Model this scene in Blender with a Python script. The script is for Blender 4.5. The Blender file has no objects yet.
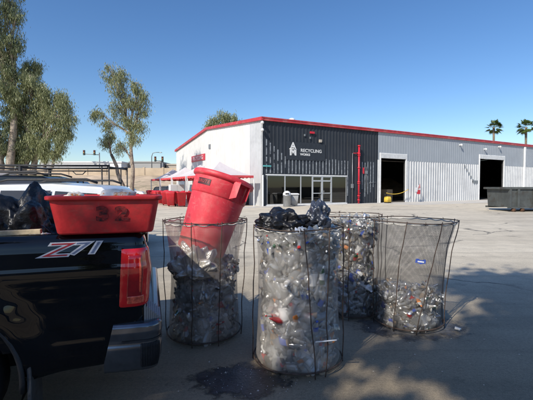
import bpy, bmesh, math, random
import numpy as np
from mathutils import Vector, Matrix, noise, Euler
R = math.radians
rng = random.Random(7)
C = bpy.context.scene.collection
sc = bpy.context.scene

# ------------------------------------------------------------------ materials
def nt(name):
    m = bpy.data.materials.new(name); m.use_nodes = True
    t = m.node_tree; t.nodes.clear()
    return m, t, t.nodes, t.links
def mat(name, col, rough=.6, metal=0, var=.12, scale=6, bump=.0, bscale=40, coat=0, dirt=None, dscale=2, dth=(.5, .7), trans=0, spec=.5, emis=None, scuff=None):
    m, t, N, L = nt(name)
    out = N.new('ShaderNodeOutputMaterial'); b = N.new('ShaderNodeBsdfPrincipled')
    tc = N.new('ShaderNodeTexCoord')
    n = N.new('ShaderNodeTexNoise'); n.inputs['Scale'].default_value = scale; n.inputs['Detail'].default_value = 6
    n.inputs['Roughness'].default_value = .65
    L.new(tc.outputs['Object'], n.inputs['Vector'])
    r = N.new('ShaderNodeValToRGB')
    lo = [max(0, c * (1 - var * 1.6)) for c in col]; hi = [min(1, c * (1 + var * 1.6)) for c in col]
    r.color_ramp.elements[0].position = .3; r.color_ramp.elements[1].position = .7
    r.color_ramp.elements[0].color = (*lo, 1); r.color_ramp.elements[1].color = (*hi, 1)
    L.new(n.outputs['Fac'], r.inputs['Fac'])
    colout = r.outputs['Color']
    if dirt:
        n2 = N.new('ShaderNodeTexNoise'); n2.inputs['Scale'].default_value = dscale; n2.inputs['Detail'].default_value = 8
        n2.inputs['Roughness'].default_value = .7
        L.new(tc.outputs['Object'], n2.inputs['Vector'])
        mr = N.new('ShaderNodeMapRange'); mr.inputs['From Min'].default_value = dth[0]; mr.inputs['From Max'].default_value = dth[1]
        L.new(n2.outputs['Fac'], mr.inputs['Value'])
        mx = N.new('ShaderNodeMix'); mx.data_type = 'RGBA'
        L.new(mr.outputs['Result'], mx.inputs[0]); L.new(colout, mx.inputs[6]); mx.inputs[7].default_value = (*dirt, 1)
        colout = mx.outputs[2]
    if scuff:
        for sc3, thr in (((9, 9, 42), .62), ((34, 30, 9), .64), ((26, 26, 26), .66)):
            mpp = N.new('ShaderNodeMapping'); mpp.inputs['Scale'].default_value = sc3; mpp.inputs['Rotation'].default_value = (.2, .15, .3); L.new(tc.outputs['Object'], mpp.inputs[0])
            ns = N.new('ShaderNodeTexNoise'); ns.inputs['Scale'].default_value = 1; ns.inputs['Detail'].default_value = 3; L.new(mpp.outputs[0], ns.inputs['Vector'])
            ms = N.new('ShaderNodeMapRange'); ms.inputs['From Min'].default_value = thr; ms.inputs['From Max'].default_value = thr + .12; ms.inputs['To Max'].default_value = .42; L.new(ns.outputs['Fac'], ms.inputs['Value'])
            mm = N.new('ShaderNodeMix'); mm.data_type = 'RGBA'; L.new(ms.outputs[0], mm.inputs[0]); L.new(colout, mm.inputs[6]); mm.inputs[7].default_value = (*scuff, 1); colout = mm.outputs[2]
    L.new(colout, b.inputs['Base Color'])
    b.inputs['Roughness'].default_value = rough; b.inputs['Metallic'].default_value = metal
    b.inputs['Specular IOR Level'].default_value = spec
    if coat: b.inputs['Coat Weight'].default_value = coat; b.inputs['Coat Roughness'].default_value = .012
    if trans: b.inputs['Transmission Weight'].default_value = trans
    if emis: b.inputs['Emission Color'].default_value = (*emis[:3], 1); b.inputs['Emission Strength'].default_value = emis[3]
    if bump:
        n3 = N.new('ShaderNodeTexNoise'); n3.inputs['Scale'].default_value = bscale; n3.inputs['Detail'].default_value = 5
        L.new(tc.outputs['Object'], n3.inputs['Vector'])
        bp = N.new('ShaderNodeBump'); bp.inputs['Strength'].default_value = bump; bp.inputs['Distance'].default_value = .02
        L.new(n3.outputs['Fac'], bp.inputs['Height']); L.new(bp.outputs['Normal'], b.inputs['Normal'])
    L.new(b.outputs[0], out.inputs[0])
    return m

def plastic(name, col, tr=.45, rough=.18):
    m, t, N, L = nt(name)
    out = N.new('ShaderNodeOutputMaterial')
    d = N.new('ShaderNodeBsdfDiffuse'); d.inputs[0].default_value = (*col, 1)
    tl = N.new('ShaderNodeBsdfTranslucent'); tl.inputs[0].default_value = (*col, 1)
    g = N.new('ShaderNodeBsdfGlossy'); g.inputs['Roughness'].default_value = rough; g.inputs[0].default_value = (.9, .9, .9, 1)
    tp = N.new('ShaderNodeBsdfTransparent'); tp.inputs[0].default_value = (*[min(1, .72 + .28 * c) for c in col], 1)
    fr = N.new('ShaderNodeFresnel'); fr.inputs[0].default_value = 1.6
    m1 = N.new('ShaderNodeMixShader'); m1.inputs[0].default_value = .5
    L.new(d.outputs[0], m1.inputs[1]); L.new(tl.outputs[0], m1.inputs[2])
    m2 = N.new('ShaderNodeMixShader'); m2.inputs[0].default_value = tr
    L.new(m1.outputs[0], m2.inputs[1]); L.new(tp.outputs[0], m2.inputs[2])
    ad = N.new('ShaderNodeMath'); ad.operation = 'ADD'; ad.inputs[1].default_value = .16
    L.new(fr.outputs[0], ad.inputs[0])
    m3 = N.new('ShaderNodeMixShader'); L.new(ad.outputs[0], m3.inputs[0])
    L.new(m2.outputs[0], m3.inputs[1]); L.new(g.outputs[0], m3.inputs[2])
    tc = N.new('ShaderNodeTexCoord'); n3 = N.new('ShaderNodeTexNoise'); n3.inputs['Scale'].default_value = 45
    L.new(tc.outputs['Object'], n3.inputs['Vector'])
    bp = N.new('ShaderNodeBump'); bp.inputs['Strength'].default_value = .6; bp.inputs['Distance'].default_value = .01
    L.new(n3.outputs['Fac'], bp.inputs['Height'])
    for x in (g, fr): L.new(bp.outputs['Normal'], x.inputs['Normal'])
    L.new(m3.outputs[0], out.inputs[0])
    return m

def netmat(name, col, nu, nv, duty, film=0.0, filmcol=(.6, .6, .6)):
    """woven netting: two crossing sets of threads laid out on the net's own UVs"""
    m, t, N, L = nt(name)
    out = N.new('ShaderNodeOutputMaterial'); tc = N.new('ShaderNodeTexCoord')
    sp = N.new('ShaderNodeSeparateXYZ'); L.new(tc.outputs['UV'], sp.inputs[0])
    def mth(op, a, b=None, c=None):
        x = N.new('ShaderNodeMath'); x.operation = op
        for i, v in enumerate((a, b, c)):
            if v is None: continue
            if isinstance(v, (int, float)): x.inputs[i].default_value = v
            else: L.new(v, x.inputs[i])
        return x.outputs[0]
    u = mth('MULTIPLY', sp.outputs[0], nu); v = mth('MULTIPLY', sp.outputs[1], nv)
    def thread(x):
        f = mth('FRACT', x); f = mth('ABSOLUTE', mth('SUBTRACT', f, .5))
        return mth('GREATER_THAN', f, .5 - duty / 2)
    a = thread(mth('ADD', u, v)); b = thread(mth('SUBTRACT', u, v))
    msk = mth('MAXIMUM', a, b)
    n = N.new('ShaderNodeTexNoise'); n.inputs['Scale'].default_value = 7; n.inputs['Detail'].default_value = 4
    L.new(tc.outputs['Object'], n.inputs['Vector'])
    cr = N.new('ShaderNodeValToRGB'); cr.color_ramp.elements[0].position = .35; cr.color_ramp.elements[1].position = .7
    cr.color_ramp.elements[0].color = (*[c * .6 for c in col], 1); cr.color_ramp.elements[1].color = (*[min(1, c * 1.5) for c in col], 1)
    L.new(n.outputs['Fac'], cr.inputs[0])
    d = N.new('ShaderNodeBsdfDiffuse'); L.new(cr.outputs[0], d.inputs[0])
    tl = N.new('ShaderNodeBsdfTranslucent'); L.new(cr.outputs[0], tl.inputs[0])
    dm = N.new('ShaderNodeMixShader'); dm.inputs[0].default_value = .35
    L.new(d.outputs[0], dm.inputs[1]); L.new(tl.outputs[0], dm.inputs[2])
    tp = N.new('ShaderNodeBsdfTransparent')
    hole = tp.outputs[0]
    if film:
        fd = N.new('ShaderNodeBsdfDiffuse'); fd.inputs[0].default_value = (*filmcol, 1)
        fm = N.new('ShaderNodeMixShader')
        fa = N.new('ShaderNodeMapRange'); fa.inputs['From Min'].default_value = .35; fa.inputs['From Max'].default_value = .7
        fa.inputs['To Max'].default_value = film * 1.6; L.new(n.outputs['Fac'], fa.inputs['Value'])
        L.new(fa.outputs[0], fm.inputs[0]); L.new(tp.outputs[0], fm.inputs[1]); L.new(fd.outputs[0], fm.inputs[2])
        hole = fm.outputs[0]
    mx = N.new('ShaderNodeMixShader'); L.new(msk, mx.inputs[0]); L.new(hole, mx.inputs[1]); L.new(dm.outputs[0], mx.inputs[2])
    L.new(mx.outputs[0], out.inputs[0])
    return m

def leafmat(name, c1, c2):
    m, t, N, L = nt(name)
    out = N.new('ShaderNodeOutputMaterial'); g = N.new('ShaderNodeNewGeometry')
    cr = N.new('ShaderNodeValToRGB'); cr.color_ramp.elements[0].color = (*c1, 1); cr.color_ramp.elements[1].color = (*c2, 1)
    L.new(g.outputs['Random Per Island'], cr.inputs[0])
    d = N.new('ShaderNodeBsdfPrincipled'); d.inputs['Roughness'].default_value = .45; L.new(cr.outputs[0], d.inputs['Base Color'])
    tl = N.new('ShaderNodeBsdfTranslucent'); L.new(cr.outputs[0], tl.inputs[0])
    mx = N.new('ShaderNodeMixShader'); mx.inputs[0].default_value = .3
    L.new(d.outputs[0], mx.inputs[1]); L.new(tl.outputs[0], mx.inputs[2]); L.new(mx.outputs[0], out.inputs[0])
    return m

def glassmat(name, tint=.5, refl=.35, col=(.6, .7, .7)):
    m, t, N, L = nt(name)
    out = N.new('ShaderNodeOutputMaterial')
    tp = N.new('ShaderNodeBsdfTransparent'); tp.inputs[0].default_value = (*[tint * c for c in col], 1)
    g = N.new('ShaderNodeBsdfGlossy'); g.inputs['Roughness'].default_value = .03
    fr = N.new('ShaderNodeFresnel'); fr.inputs[0].default_value = 1.55
    ad = N.new('ShaderNodeMath'); ad.operation = 'MULTIPLY_ADD'; ad.inputs[1].default_value = 1.0; ad.inputs[2].default_value = refl * .3
    L.new(fr.outputs[0], ad.inputs[0])
    mx = N.new('ShaderNodeMixShader'); L.new(ad.outputs[0], mx.inputs[0]); L.new(tp.outputs[0], mx.inputs[1]); L.new(g.outputs[0], mx.inputs[2])
    L.new(mx.outputs[0], out.inputs[0])
    return m

M = dict(
 steel_dark=mat('rusty_rebar', (.085, .058, .045), .75, .3, .4, 30),
 red_bin=mat('red_bin_plastic', (.68, .042, .06), .5, 0, .14, 5, dirt=(.62, .15, .14), dscale=9, dth=(.5, .78), bump=.04, bscale=60, scuff=(.74, .22, .20)),
 red_tub=mat('red_tub_plastic', (.62, .032, .036), .5, 0, .18, 7, dirt=(.30, .05, .042), dscale=6, dth=(.48, .75), bump=.06, bscale=40, scuff=(.42, .10, .08)),
 red_cart=mat('red_cart_plastic', (.60, .018, .035), .4, 0, .12, 3, dirt=(.42, .07, .07), dscale=5),
 stencil=mat('worn_stencil_ink', (.05, .008, .01), .7, 0, .5, 40, dirt=(.36, .02, .02), dscale=30, dth=(.42, .60)),
 dark_label=mat('moulded_label', (.07, .01, .014), .5, 0, .3, 60),
 label_text=mat('moulded_lettering', (.35, .05, .05), .5),
 black_bag=mat('black_bin_liner', (.010, .010, .012), .38, 0, .3, 20, bump=.55, bscale=22, spec=.5),
 grey_bag=mat('blue_black_bin_liner', (.035, .042, .062), .34, 0, .3, 20, bump=.5, bscale=22, spec=.8),
 paint_black=mat('black_truck_paint', (.0015, .002, .004), .5, 0, .2, 3, coat=1, spec=.0, dirt=(.005, .0045, .004), dscale=1.5, dth=(.45, .8)),
 black_plastic=mat('black_plastic', (.018, .018, .02), .55, 0, .25, 12, bump=.2, bscale=90),
 bumper=mat('dark_satin_bumper', (.16, .165, .18), .22, .85, .15, 8, dirt=(.08, .078, .075), dscale=6, dth=(.55, .8)),
 rubber=mat('tyre_rubber', (.018, .018, .018), .8, 0, .3, 20),
 alloy=mat('alloy_wheel', (.45, .46, .48), .35, .8, .1, 8),
 lens_red=mat('red_lens', (.50, .006, .008), .12, 0, .12, 12, coat=1, emis=(.5, .01, .01, .05)),
 lens_hot=mat('lens_reflector', (.85, .10, .05), .15, 0, .4, 40, coat=1),
 lens_dark=mat('dark_red_lens', (.30, .004, .006), .12, 0, .2, 12, coat=1),
 decal_white=mat('decal_white', (.55, .56, .60), .35, 0, .12, 30),
 decal_red=mat('decal_red', (.42, .02, .03), .35, 0, .2, 30),
 decal_blue=mat('decal_blue_grey', (.13, .17, .28), .35, 0, .3, 60),
 white_paint=mat('white_car_paint', (.74, .75, .77), .3, 0, .03, 3, coat=.8),
 beige_paint=mat('beige_van_paint', (.55, .46, .36), .4, 0, .05, 3, coat=.5),
 car_glass=glassmat('car_glass', .12, .6),
 dark_glass=mat('tinted_car_window', (.012, .014, .016), .06, 0, .2, 2, coat=.6),
 cream=mat('cream_wall_panel', (.66, .655, .635), .6, 0, .04, .6, dirt=(.58, .57, .54), dscale=.8, dth=(.5, .8)),
 grey_panel=mat('pale_grey_corrugated', (.54, .55, .56), .45, .15, .06, .7, dirt=(.33, .34, .36), dscale=.6, dth=(.5, .85)),
 grey_panel_hi=mat('pale_grey_flat_panel', (.32, .35, .385), .6, 0, .05, .5),
 dark_panel=mat('charcoal_corrugated', (.028, .034, .044), .6, 0, .12, .8, spec=.3, dirt=(.038, .044, .054), dscale=.7, dth=(.5, .8)),
 stripe=mat('pale_rib_paint', (.25, .27, .29), .5, 0, .3, 3, dirt=(.10, .11, .13), dscale=2.5, dth=(.48, .6)),
 red_trim=mat('red_trim', (.48, .035, .045), .45, 0, .12, 1.5, dirt=(.55, .20, .18), dscale=1.2, dth=(.5, .8)),
 red_pipe=mat('red_pipe', (.55, .02, .04), .35, 0, .12, 3),
 roof=mat('grey_roof_sheet', (.5, .5, .5), .5, .2, .1, 1),
 white_metal=mat('white_metal', (.75, .75, .74), .5, 0, .08, 4),
 grey_metal=mat('grey_metal', (.30, .31, .32), .45, .6, .1, 5),
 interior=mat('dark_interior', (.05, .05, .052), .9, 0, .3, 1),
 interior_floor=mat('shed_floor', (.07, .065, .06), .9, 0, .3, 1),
 alu=mat('aluminium_frame', (.55, .56, .57), .4, .5, .06, 6),
 win_glass=glassmat('window_glass', .25, .15),
 canopy=mat('white_canopy_cloth', (.62, .565, .57), .8, 0, .05, 2, bump=.1, bscale=8),
 canopy_red=mat('red_canopy_valance', (.62, .07, .08), .8, 0, .12, 3),
 canopy_pink=mat('faded_red_canopy_panel', (.58, .22, .22), .8, 0, .12, 3),
 bark=mat('pale_eucalyptus_bark', (.33, .27, .21), .85, 0, .25, 4, dirt=(.12, .09, .07), dscale=2.2, dth=(.48, .62), bump=.5, bscale=9),
 palm_bark=mat('palm_bark', (.20, .15, .10), .9, 0, .3, 6, bump=.6, bscale=9),
 leaf=leafmat('eucalyptus_leaves', (.12, .145, .055), (.42, .43, .22)),
 leaf_dk=leafmat('dark_eucalyptus_leaves', (.09, .115, .045), (.33, .35, .17)),
 palm_leaf=leafmat('palm_fronds', (.04, .08, .015), (.15, .20, .05)),
 tan=mat('tan_block_wall', (.50, .40, .29), .9, 0, .12, .4, dirt=(.40, .32, .23), dscale=.15, dth=(.45, .7)),
 dirt=mat('dry_dirt_slope', (.48, .37, .26), .95, 0, .2, .3, dirt=(.28, .23, .15), dscale=.35, dth=(.5, .62)),
 tilt_grey=mat('grey_concrete_building', (.34, .34, .33), .8, 0, .06, .2),
 tilt_tan=mat('tan_concrete_building', (.45, .40, .34), .8, 0, .06, .2),
 white_far=mat('white_far_wall', (.68, .68, .68), .8, 0, .05, .2),
 pole=mat('galvanised_pole', (.20, .21, .22), .5, .5, .1, 2),
 signal=mat('signal_housing', (.02, .02, .02), .6),
 dump_grn=mat('grey_green_dumpster', (.075, .083, .082), .6, .1, .2, 1.5, dirt=(.05, .04, .032), dscale=2.2, dth=(.52, .7), bump=.2, bscale=6),
 rust=mat('rust', (.11, .055, .03), .85, .2, .4, 5),
 yellow=mat('yellow_paint', (.72, .48, .06), .5, 0, .15, 8),
 orange=mat('orange_banner', (.60, .30, .06), .6, 0, .35, 3),
 cardboard=mat('cardboard', (.42, .30, .18), .85, 0, .15, 12),
 wood=mat('pale_timber', (.50, .40, .26), .8, 0, .25, 14),
 clear=plastic('clear_bottle', (.86, .86, .83), .42, .10),
 clear2=plastic('milky_bottle', (.86, .82, .74), .12, .2),
 clear3=plastic('clear_thin_plastic', (.78, .78, .75), .60, .08),
 green=plastic('green_bottle', (.09, .26, .10), .3),
 amber=plastic('amber_plastic', (.34, .27, .16), .35),
 can=mat('aluminium_can', (.62, .62, .64), .28, .85, .2, 20),
 lab_blue=mat('blue_label', (.05, .10, .42), .4, 0, .3, 20),
 lab_red=mat('red_label', (.48, .03, .03), .4, 0, .3, 20),
 lab_white=mat('white_label', (.75, .74, .72), .5, 0, .15, 20),
 lab_orange=mat('orange_label', (.65, .22, .05), .45, 0, .2, 20),
 lab_brown=mat('brown_paper', (.34, .25, .17), .8, 0, .3, 20),
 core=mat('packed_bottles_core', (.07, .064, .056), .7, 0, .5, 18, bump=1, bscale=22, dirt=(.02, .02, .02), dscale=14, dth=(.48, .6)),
 net_a=netmat('rosy_grey_netting', (.44, .38, .33), 190, 92, .26),
 net_b=netmat('pale_grey_netting', (.50, .47, .44), 210, 104, .21),
 net_c=netmat('grey_netting', (.26, .24, .22), 200, 98, .19),
 net_d=netmat('dark_grey_netting', (.17, .16, .15), 165, 80, .24),
 hem=mat('pale_net_hem', (.50, .47, .42), .85, 0, .3, 20),
)

# ------------------------------------------------------------------ mesh helpers
def link(o, parent=None):
    C.objects.link(o)
    if parent is not None: o.parent = parent
    return o
def tag(o, label=None, cat=None, group=None, kind=None):
    if label: o['label'] = label
    if cat: o['category'] = cat
    if group: o['group'] = group
    if kind: o['kind'] = kind
    return o
def thing(name, label, cat, loc=(0, 0, 0), rz=0, group=None, rot=None):
    o = bpy.data.objects.new(name, None); link(o)
    o.location = loc; o.rotation_euler = rot if rot else (0, 0, rz); o.empty_display_size = .2
    return tag(o, label, cat, group)
class MB:
    def __init__(s): s.v = []; s.f = []; s.mi = []; s.sm = []; s.cur = 0; s.smooth = False; s.uv = {}
    def add(s, vs, fs, smooth=None, mi=None):
        b = len(s.v); s.v += [tuple(v) for v in vs]
        for f in fs:
            s.f.append([b + i for i in f]); s.mi.append(s.cur if mi is None else mi); s.sm.append(s.smooth if smooth is None else smooth)
        return s
    def box(s, x0, x1, y0, y1, z0, z1, mtx=None, mi=None):
        vs = [Vector((x, y, z)) for z in (z0, z1) for y in (y0, y1) for x in (x0, x1)]
        if mtx is not None: vs = [mtx @ v for v in vs]
        return s.add(vs, [(0, 2, 3, 1), (4, 5, 7, 6), (0, 1, 5, 4), (2, 6, 7, 3), (0, 4, 6, 2), (1, 3, 7, 5)], False, mi)
    def tube(s, pts, r, n=8, mi=None, closed=False, caps=True):
        pts = [Vector(p) for p in pts]; k = len(pts)
        rs = r if isinstance(r, (list, tuple)) else [r] * k
        base = []; prev = None
        for i, p in enumerate(pts):
            if closed: d = pts[(i + 1) % k] - pts[i - 1]
            else: d = pts[min(i + 1, k - 1)] - pts[max(i - 1, 0)]
            if d.length < 1e-9: d = Vector((0, 0, 1))
            d.normalize()
            if prev is None: a = d.orthogonal().normalized()
            else:
                a = prev - d * prev.dot(d)
                a = a.normalized() if a.length > 1e-6 else d.orthogonal().normalized()
            prev = a; b = d.cross(a)
            base += [p + (a * math.cos(2 * math.pi * j / n) + b * math.sin(2 * math.pi * j / n)) * rs[i] for j in range(n)]
        fs = []
        for i in range(k if closed else k - 1):
            i2 = (i + 1) % k
            for j in range(n): fs.append((i * n + j, i * n + (j + 1) % n, i2 * n + (j + 1) % n, i2 * n + j))
        if caps and not closed: fs += [tuple(range(n))[::-1], tuple((k - 1) * n + j for j in range(n))]
        return s.add(base, fs, True, mi)
    def lathe(s, prof, c=(0, 0, 0), n=24, mi=None, mtx=None, smooth=True, squash=None):
        vs = []
        for r, z in prof:
            for j in range(n):
                a = 2 * math.pi * j / n
                v = Vector((r * math.cos(a), r * math.sin(a), z))
                if squash: v = squash(v)
                if mtx is not None: v = mtx @ v
                vs.append(v + Vector(c))
        fs = [(i * n + j, i * n + (j + 1) % n, (i + 1) * n + (j + 1) % n, (i + 1) * n + j) for i in range(len(prof) - 1) for j in range(n)]
        return s.add(vs, fs, smooth, mi)
    def loft(s, secs, n=6, mi=None, cap0=True, cap1=True, smooth=True):
        """secs: (z, hx, hy, corner, cx, cy) rounded rectangles"""
        vs = []; k = 0
        for sec in secs:
            z, hx, hy, cr = sec[:4]; cx, cy = (sec[4:] + (0, 0))[:2] if len(sec) > 4 else (0, 0)
            ring = []
            for q, (sx, sy) in enumerate(((1, 1), (-1, 1), (-1, -1), (1, -1))):
                for j in range(n + 1):
                    a = math.pi / 2 * (q + j / n)
                    ring.append((cx + sx * (hx - cr) + cr * math.cos(a), cy + sy * (hy - cr) + cr * math.sin(a), z))
            k = len(ring); vs += ring
        fs = [(i * k + j, i * k + (j + 1) % k, (i + 1) * k + (j + 1) % k, (i + 1) * k + j) for i in range(len(secs) - 1) for j in range(k)]
        if cap0: fs.append(tuple(range(k))[::-1])
        if cap1: fs.append(tuple((len(secs) - 1) * k + j for j in range(k)))
        return s.add(vs, fs, smooth, mi)
    def grid(s, fn, nu, nv, mi=None, smooth=True, closed=False):
        vs = [fn(i / nu, j / nv) for j in range(nv + 1) for i in range(nu + (0 if closed else 1))]
        w = nu if closed else nu + 1
        fs = [(j * w + i, j * w + (i + 1) % w, (j + 1) * w + (i + 1) % w, (j + 1) * w + i) for j in range(nv) for i in range(nu)]
        return s.add(vs, fs, smooth, mi)
    def build(s, name, mats, parent=None, loc=None, rot=None, bevel=0, auto=None):
        me = bpy.data.meshes.new(name); me.from_pydata(s.v, [], s.f)
        mats = mats if isinstance(mats, (list, tuple)) else [mats]
        for m in mats: me.materials.append(m)
        me.polygons.foreach_set('material_index', s.mi); me.polygons.foreach_set('use_smooth', s.sm)
        me.update()
        o = bpy.data.objects.new(name, me); link(o, parent)
        if loc: o.location = loc
        if rot: o.rotation_euler = rot
        if bevel:
            b = o.modifiers.new('Bevel', 'BEVEL'); b.width = bevel; b.segments = 2; b.limit_method = 'ANGLE'; b.angle_limit = R(40)
        if auto:
            try: me.set_sharp_from_angle(angle=R(auto))
            except Exception: pass
        return o
def text(name, body, size, m, parent, loc, rot, sx=1, bold=0, shear=0, extrude=.002):
    c = bpy.data.curves.new(name + '_curve', 'FONT'); c.body = body; c.size = size; c.align_x = 'CENTER'; c.align_y = 'CENTER'
    c.offset = bold; c.shear = shear; c.extrude = extrude
    t = bpy.data.objects.new('tmp', c); C.objects.link(t)
    dg = bpy.context.evaluated_depsgraph_get(); me = bpy.data.meshes.new_from_object(t.evaluated_get(dg))
    bpy.data.objects.remove(t); bpy.data.curves.remove(c)
    me.materials.clear(); me.materials.append(m)
    o = bpy.data.objects.new(name, me); link(o, parent); o.location = loc; o.rotation_euler = rot; o.scale = (sx, 1, 1)
    return o
def copy_tree(o, parent=None):
    c = o.copy(); C.objects.link(c)
    if parent is not None: c.parent = parent
    for ch in [x for x in bpy.data.objects if x.parent == o]: copy_tree(ch, c)
    return c

# ------------------------------------------------------------------ world, sun, camera
SUN_AZ = Vector((-.60, -.80)).normalized(); EL = 38
w = bpy.data.worlds.new('World'); sc.world = w; w.use_nodes = True
wn = w.node_tree.nodes; wl = w.node_tree.links
bg = wn['Background']; sky = wn.new('ShaderNodeTexSky'); sky.sky_type = 'NISHITA'; sky.sun_disc = False
sky.sun_elevation = R(EL); sky.sun_rotation = math.atan2(SUN_AZ.x, SUN_AZ.y)
sky.altitude = 0; sky.air_density = 1.0; sky.dust_density = .45; sky.ozone_density = 3.0
hs_ = wn.new('ShaderNodeHueSaturation'); hs_.inputs['Saturation'].default_value = 1.20; hs_.inputs['Hue'].default_value = .505; hs_.inputs['Value'].default_value = 1.0
wl.new(sky.outputs[0], hs_.inputs['Color']); wl.new(hs_.outputs[0], bg.inputs[0]); bg.inputs[1].default_value = .152
sl = bpy.data.lights.new('sun', 'SUN'); sl.energy = 5; sl.angle = R(.5); sl.color = (1, .935, .82)
so = bpy.data.objects.new('sun', sl); link(so)
d = Vector((SUN_AZ.x * math.cos(R(EL)), SUN_AZ.y * math.cos(R(EL)), math.sin(R(EL))))
so.rotation_euler = d.to_track_quat('Z', 'Y').to_euler(); so.location = d * 60
cam = bpy.data.cameras.new('camera'); co = bpy.data.objects.new('camera', cam); link(co)
cam.sensor_width = 36; cam.lens = 36 * 370 / 533; cam.clip_end = 3000; cam.clip_start = .05
co.location = (0, 0, 1.6); co.rotation_euler = (R(90 - 2.01), 0, 0); sc.camera = co
sc.view_settings.view_transform = 'Standard'; sc.view_settings.look = 'None'; sc.view_settings.exposure = 0
sc.cycles.transparent_max_bounces = 24; sc.cycles.max_bounces = 8

# ------------------------------------------------------------------ ground
def ground_material():
    m, t, N, L = nt('worn_asphalt_yard')
    out = N.new('ShaderNodeOutputMaterial'); b = N.new('ShaderNodeBsdfPrincipled'); tc = N.new('ShaderNodeTexCoord')
    P = tc.outputs['Object']
    def nz(scale, det=6, ro=.6, vec=P):
        n = N.new('ShaderNodeTexNoise'); n.inputs['Scale'].default_value = scale; n.inputs['Detail'].default_value = det; n.inputs['Roughness'].default_value = ro
        L.new(vec, n.inputs['Vector']); return n.outputs['Fac']
    def ramp(x, stops):
        r = N.new('ShaderNodeValToRGB'); e = r.color_ramp.elements
        while len(e) < len(stops): e.new(.5)
        for i, (p, c) in enumerate(stops): e[i].position = p; e[i].color = (*c, 1)
        L.new(x, r.inputs[0]); return r.outputs[0]
    def mix(a, bb, f, mode='MIX'):
        x = N.new('ShaderNodeMix'); x.data_type = 'RGBA'; x.blend_type = mode
        if isinstance(f, float): x.inputs[0].default_value = f
        else: L.new(f, x.inputs[0])
        L.new(a, x.inputs[6])
        if isinstance(bb, tuple): x.inputs[7].default_value = (*bb, 1)
        else: L.new(bb, x.inputs[7])
        return x.outputs[2]
    # stretched along the driving direction
    mp = N.new('ShaderNodeMapping'); mp.inputs['Rotation'].default_value = (0, 0, R(-20)); mp.inputs['Scale'].default_value = (.5, 1.6, 1); L.new(P, mp.inputs[0])
    base = ramp(nz(.22, 9, .65, mp.outputs[0]), [(.25, (.57, .50, .39)), (.5, (.72, .64, .505)), (.75, (.80, .72, .58))])
    mot = ramp(nz(1.4, 8, .7), [(.3, (.80, .80, .80)), (.7, (1.12, 1.12, 1.12))]); c = mix(base, mot, 1.0, 'MULTIPLY')
    sp = ramp(nz(150, 2, .8), [(.35, (.62, .62, .63)), (.55, (1, 1, 1)), (.75, (1.45, 1.43, 1.4))]); c = mix(c, sp, .85, 'MULTIPLY')
    sp2 = ramp(nz(38, 4, .8), [(.36, (.72, .72, .72)), (.52, (1, 1, 1)), (.68, (1.2, 1.2, 1.18))]); c = mix(c, sp2, .8, 'MULTIPLY')
    # cracks
    v = N.new('ShaderNodeTexVoronoi'); v.feature = 'DISTANCE_TO_EDGE'; v.inputs['Scale'].default_value = .23
    nd = N.new('ShaderNodeTexNoise'); nd.inputs['Scale'].default_value = 1.1; nd.inputs['Detail'].default_value = 6; L.new(P, nd.inputs['Vector'])
    av = N.new('ShaderNodeVectorMath'); av.operation = 'MULTIPLY_ADD'; av.inputs[1].default_value = (1.1, 1.1, 0); L.new(nd.outputs['Color'], av.inputs[0]); L.new(P, av.inputs[2])
    L.new(av.outputs[0], v.inputs['Vector'])
    ck = ramp(v.outputs['Distance'], [(0, (1, 1, 1)), (.010, (0, 0, 0))])
    gate = ramp(nz(.35, 3), [(.48, (0, 0, 0)), (.56, (1, 1, 1))]); ck = mix(ck, gate, 1.0, 'MULTIPLY')
    c = mix(c, (.07, .065, .06), ck)
    # stains
    st = ramp(nz(.8, 7, .75), [(.58, (0, 0, 0)), (.72, (.6, .6, .6))]); c = mix(c, (.10, .095, .088), st)
    st2 = ramp(nz(4.5, 5, .6), [(.66, (0, 0, 0)), (.72, (.45, .45, .45))]); c = mix(c, (.07, .066, .062), st2)
    # long tyre scuffs and square-cut repair patches
    m2 = N.new('ShaderNodeMapping'); m2.inputs['Rotation'].default_value = (0, 0, R(33)); m2.inputs['Scale'].default_value = (.10, 2.6, 1); L.new(P, m2.inputs[0])
    ty = ramp(nz(1.0, 5, .6, m2.outputs[0]), [(.52, (1, 1, 1)), (.66, (.80, .80, .80))]); c = mix(c, ty, .8, 'MULTIPLY')
    m3 = N.new('ShaderNodeMapping'); m3.inputs['Rotation'].default_value = (0, 0, R(29)); m3.inputs['Scale'].default_value = (.16, .09, 1); L.new(av.outputs[0], m3.inputs[0])
    vp = N.new('ShaderNodeTexVoronoi'); vp.feature = 'F1'; vp.distance = 'CHEBYCHEV'; vp.inputs['Scale'].default_value = .8; L.new(m3.outputs[0], vp.inputs['Vector'])
    sh = N.new('ShaderNodeSeparateColor'); L.new(vp.outputs['Color'], sh.inputs[0])
    pt = ramp(sh.outputs[0], [(.0, (.72, .72, .73)), (.35, (.92, .92, .92)), (.8, (1.03, 1.02, 1.0))]); c = mix(c, pt, .8, 'MULTIPLY')
    # darker old asphalt close by, darkened more to deepen the shade; paler further off
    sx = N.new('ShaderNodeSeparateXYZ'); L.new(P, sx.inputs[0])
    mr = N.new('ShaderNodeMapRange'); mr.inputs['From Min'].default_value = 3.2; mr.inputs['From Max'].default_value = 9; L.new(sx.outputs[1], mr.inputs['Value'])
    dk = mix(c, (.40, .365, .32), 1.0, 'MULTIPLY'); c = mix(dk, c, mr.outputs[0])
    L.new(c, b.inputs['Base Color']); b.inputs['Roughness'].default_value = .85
    bp = N.new('ShaderNodeBump'); bp.inputs['Strength'].default_value = .5; bp.inputs['Distance'].default_value = .006
    L.new(nz(110, 4, .7), bp.inputs['Height']); L.new(bp.outputs[0], b.inputs['Normal'])
    L.new(b.outputs[0], out.inputs[0]); return m
g = MB(); g.grid(lambda u, v: (-700 + 1400 * u, -500 + 1500 * v, 0), 8, 8, smooth=False)
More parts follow.
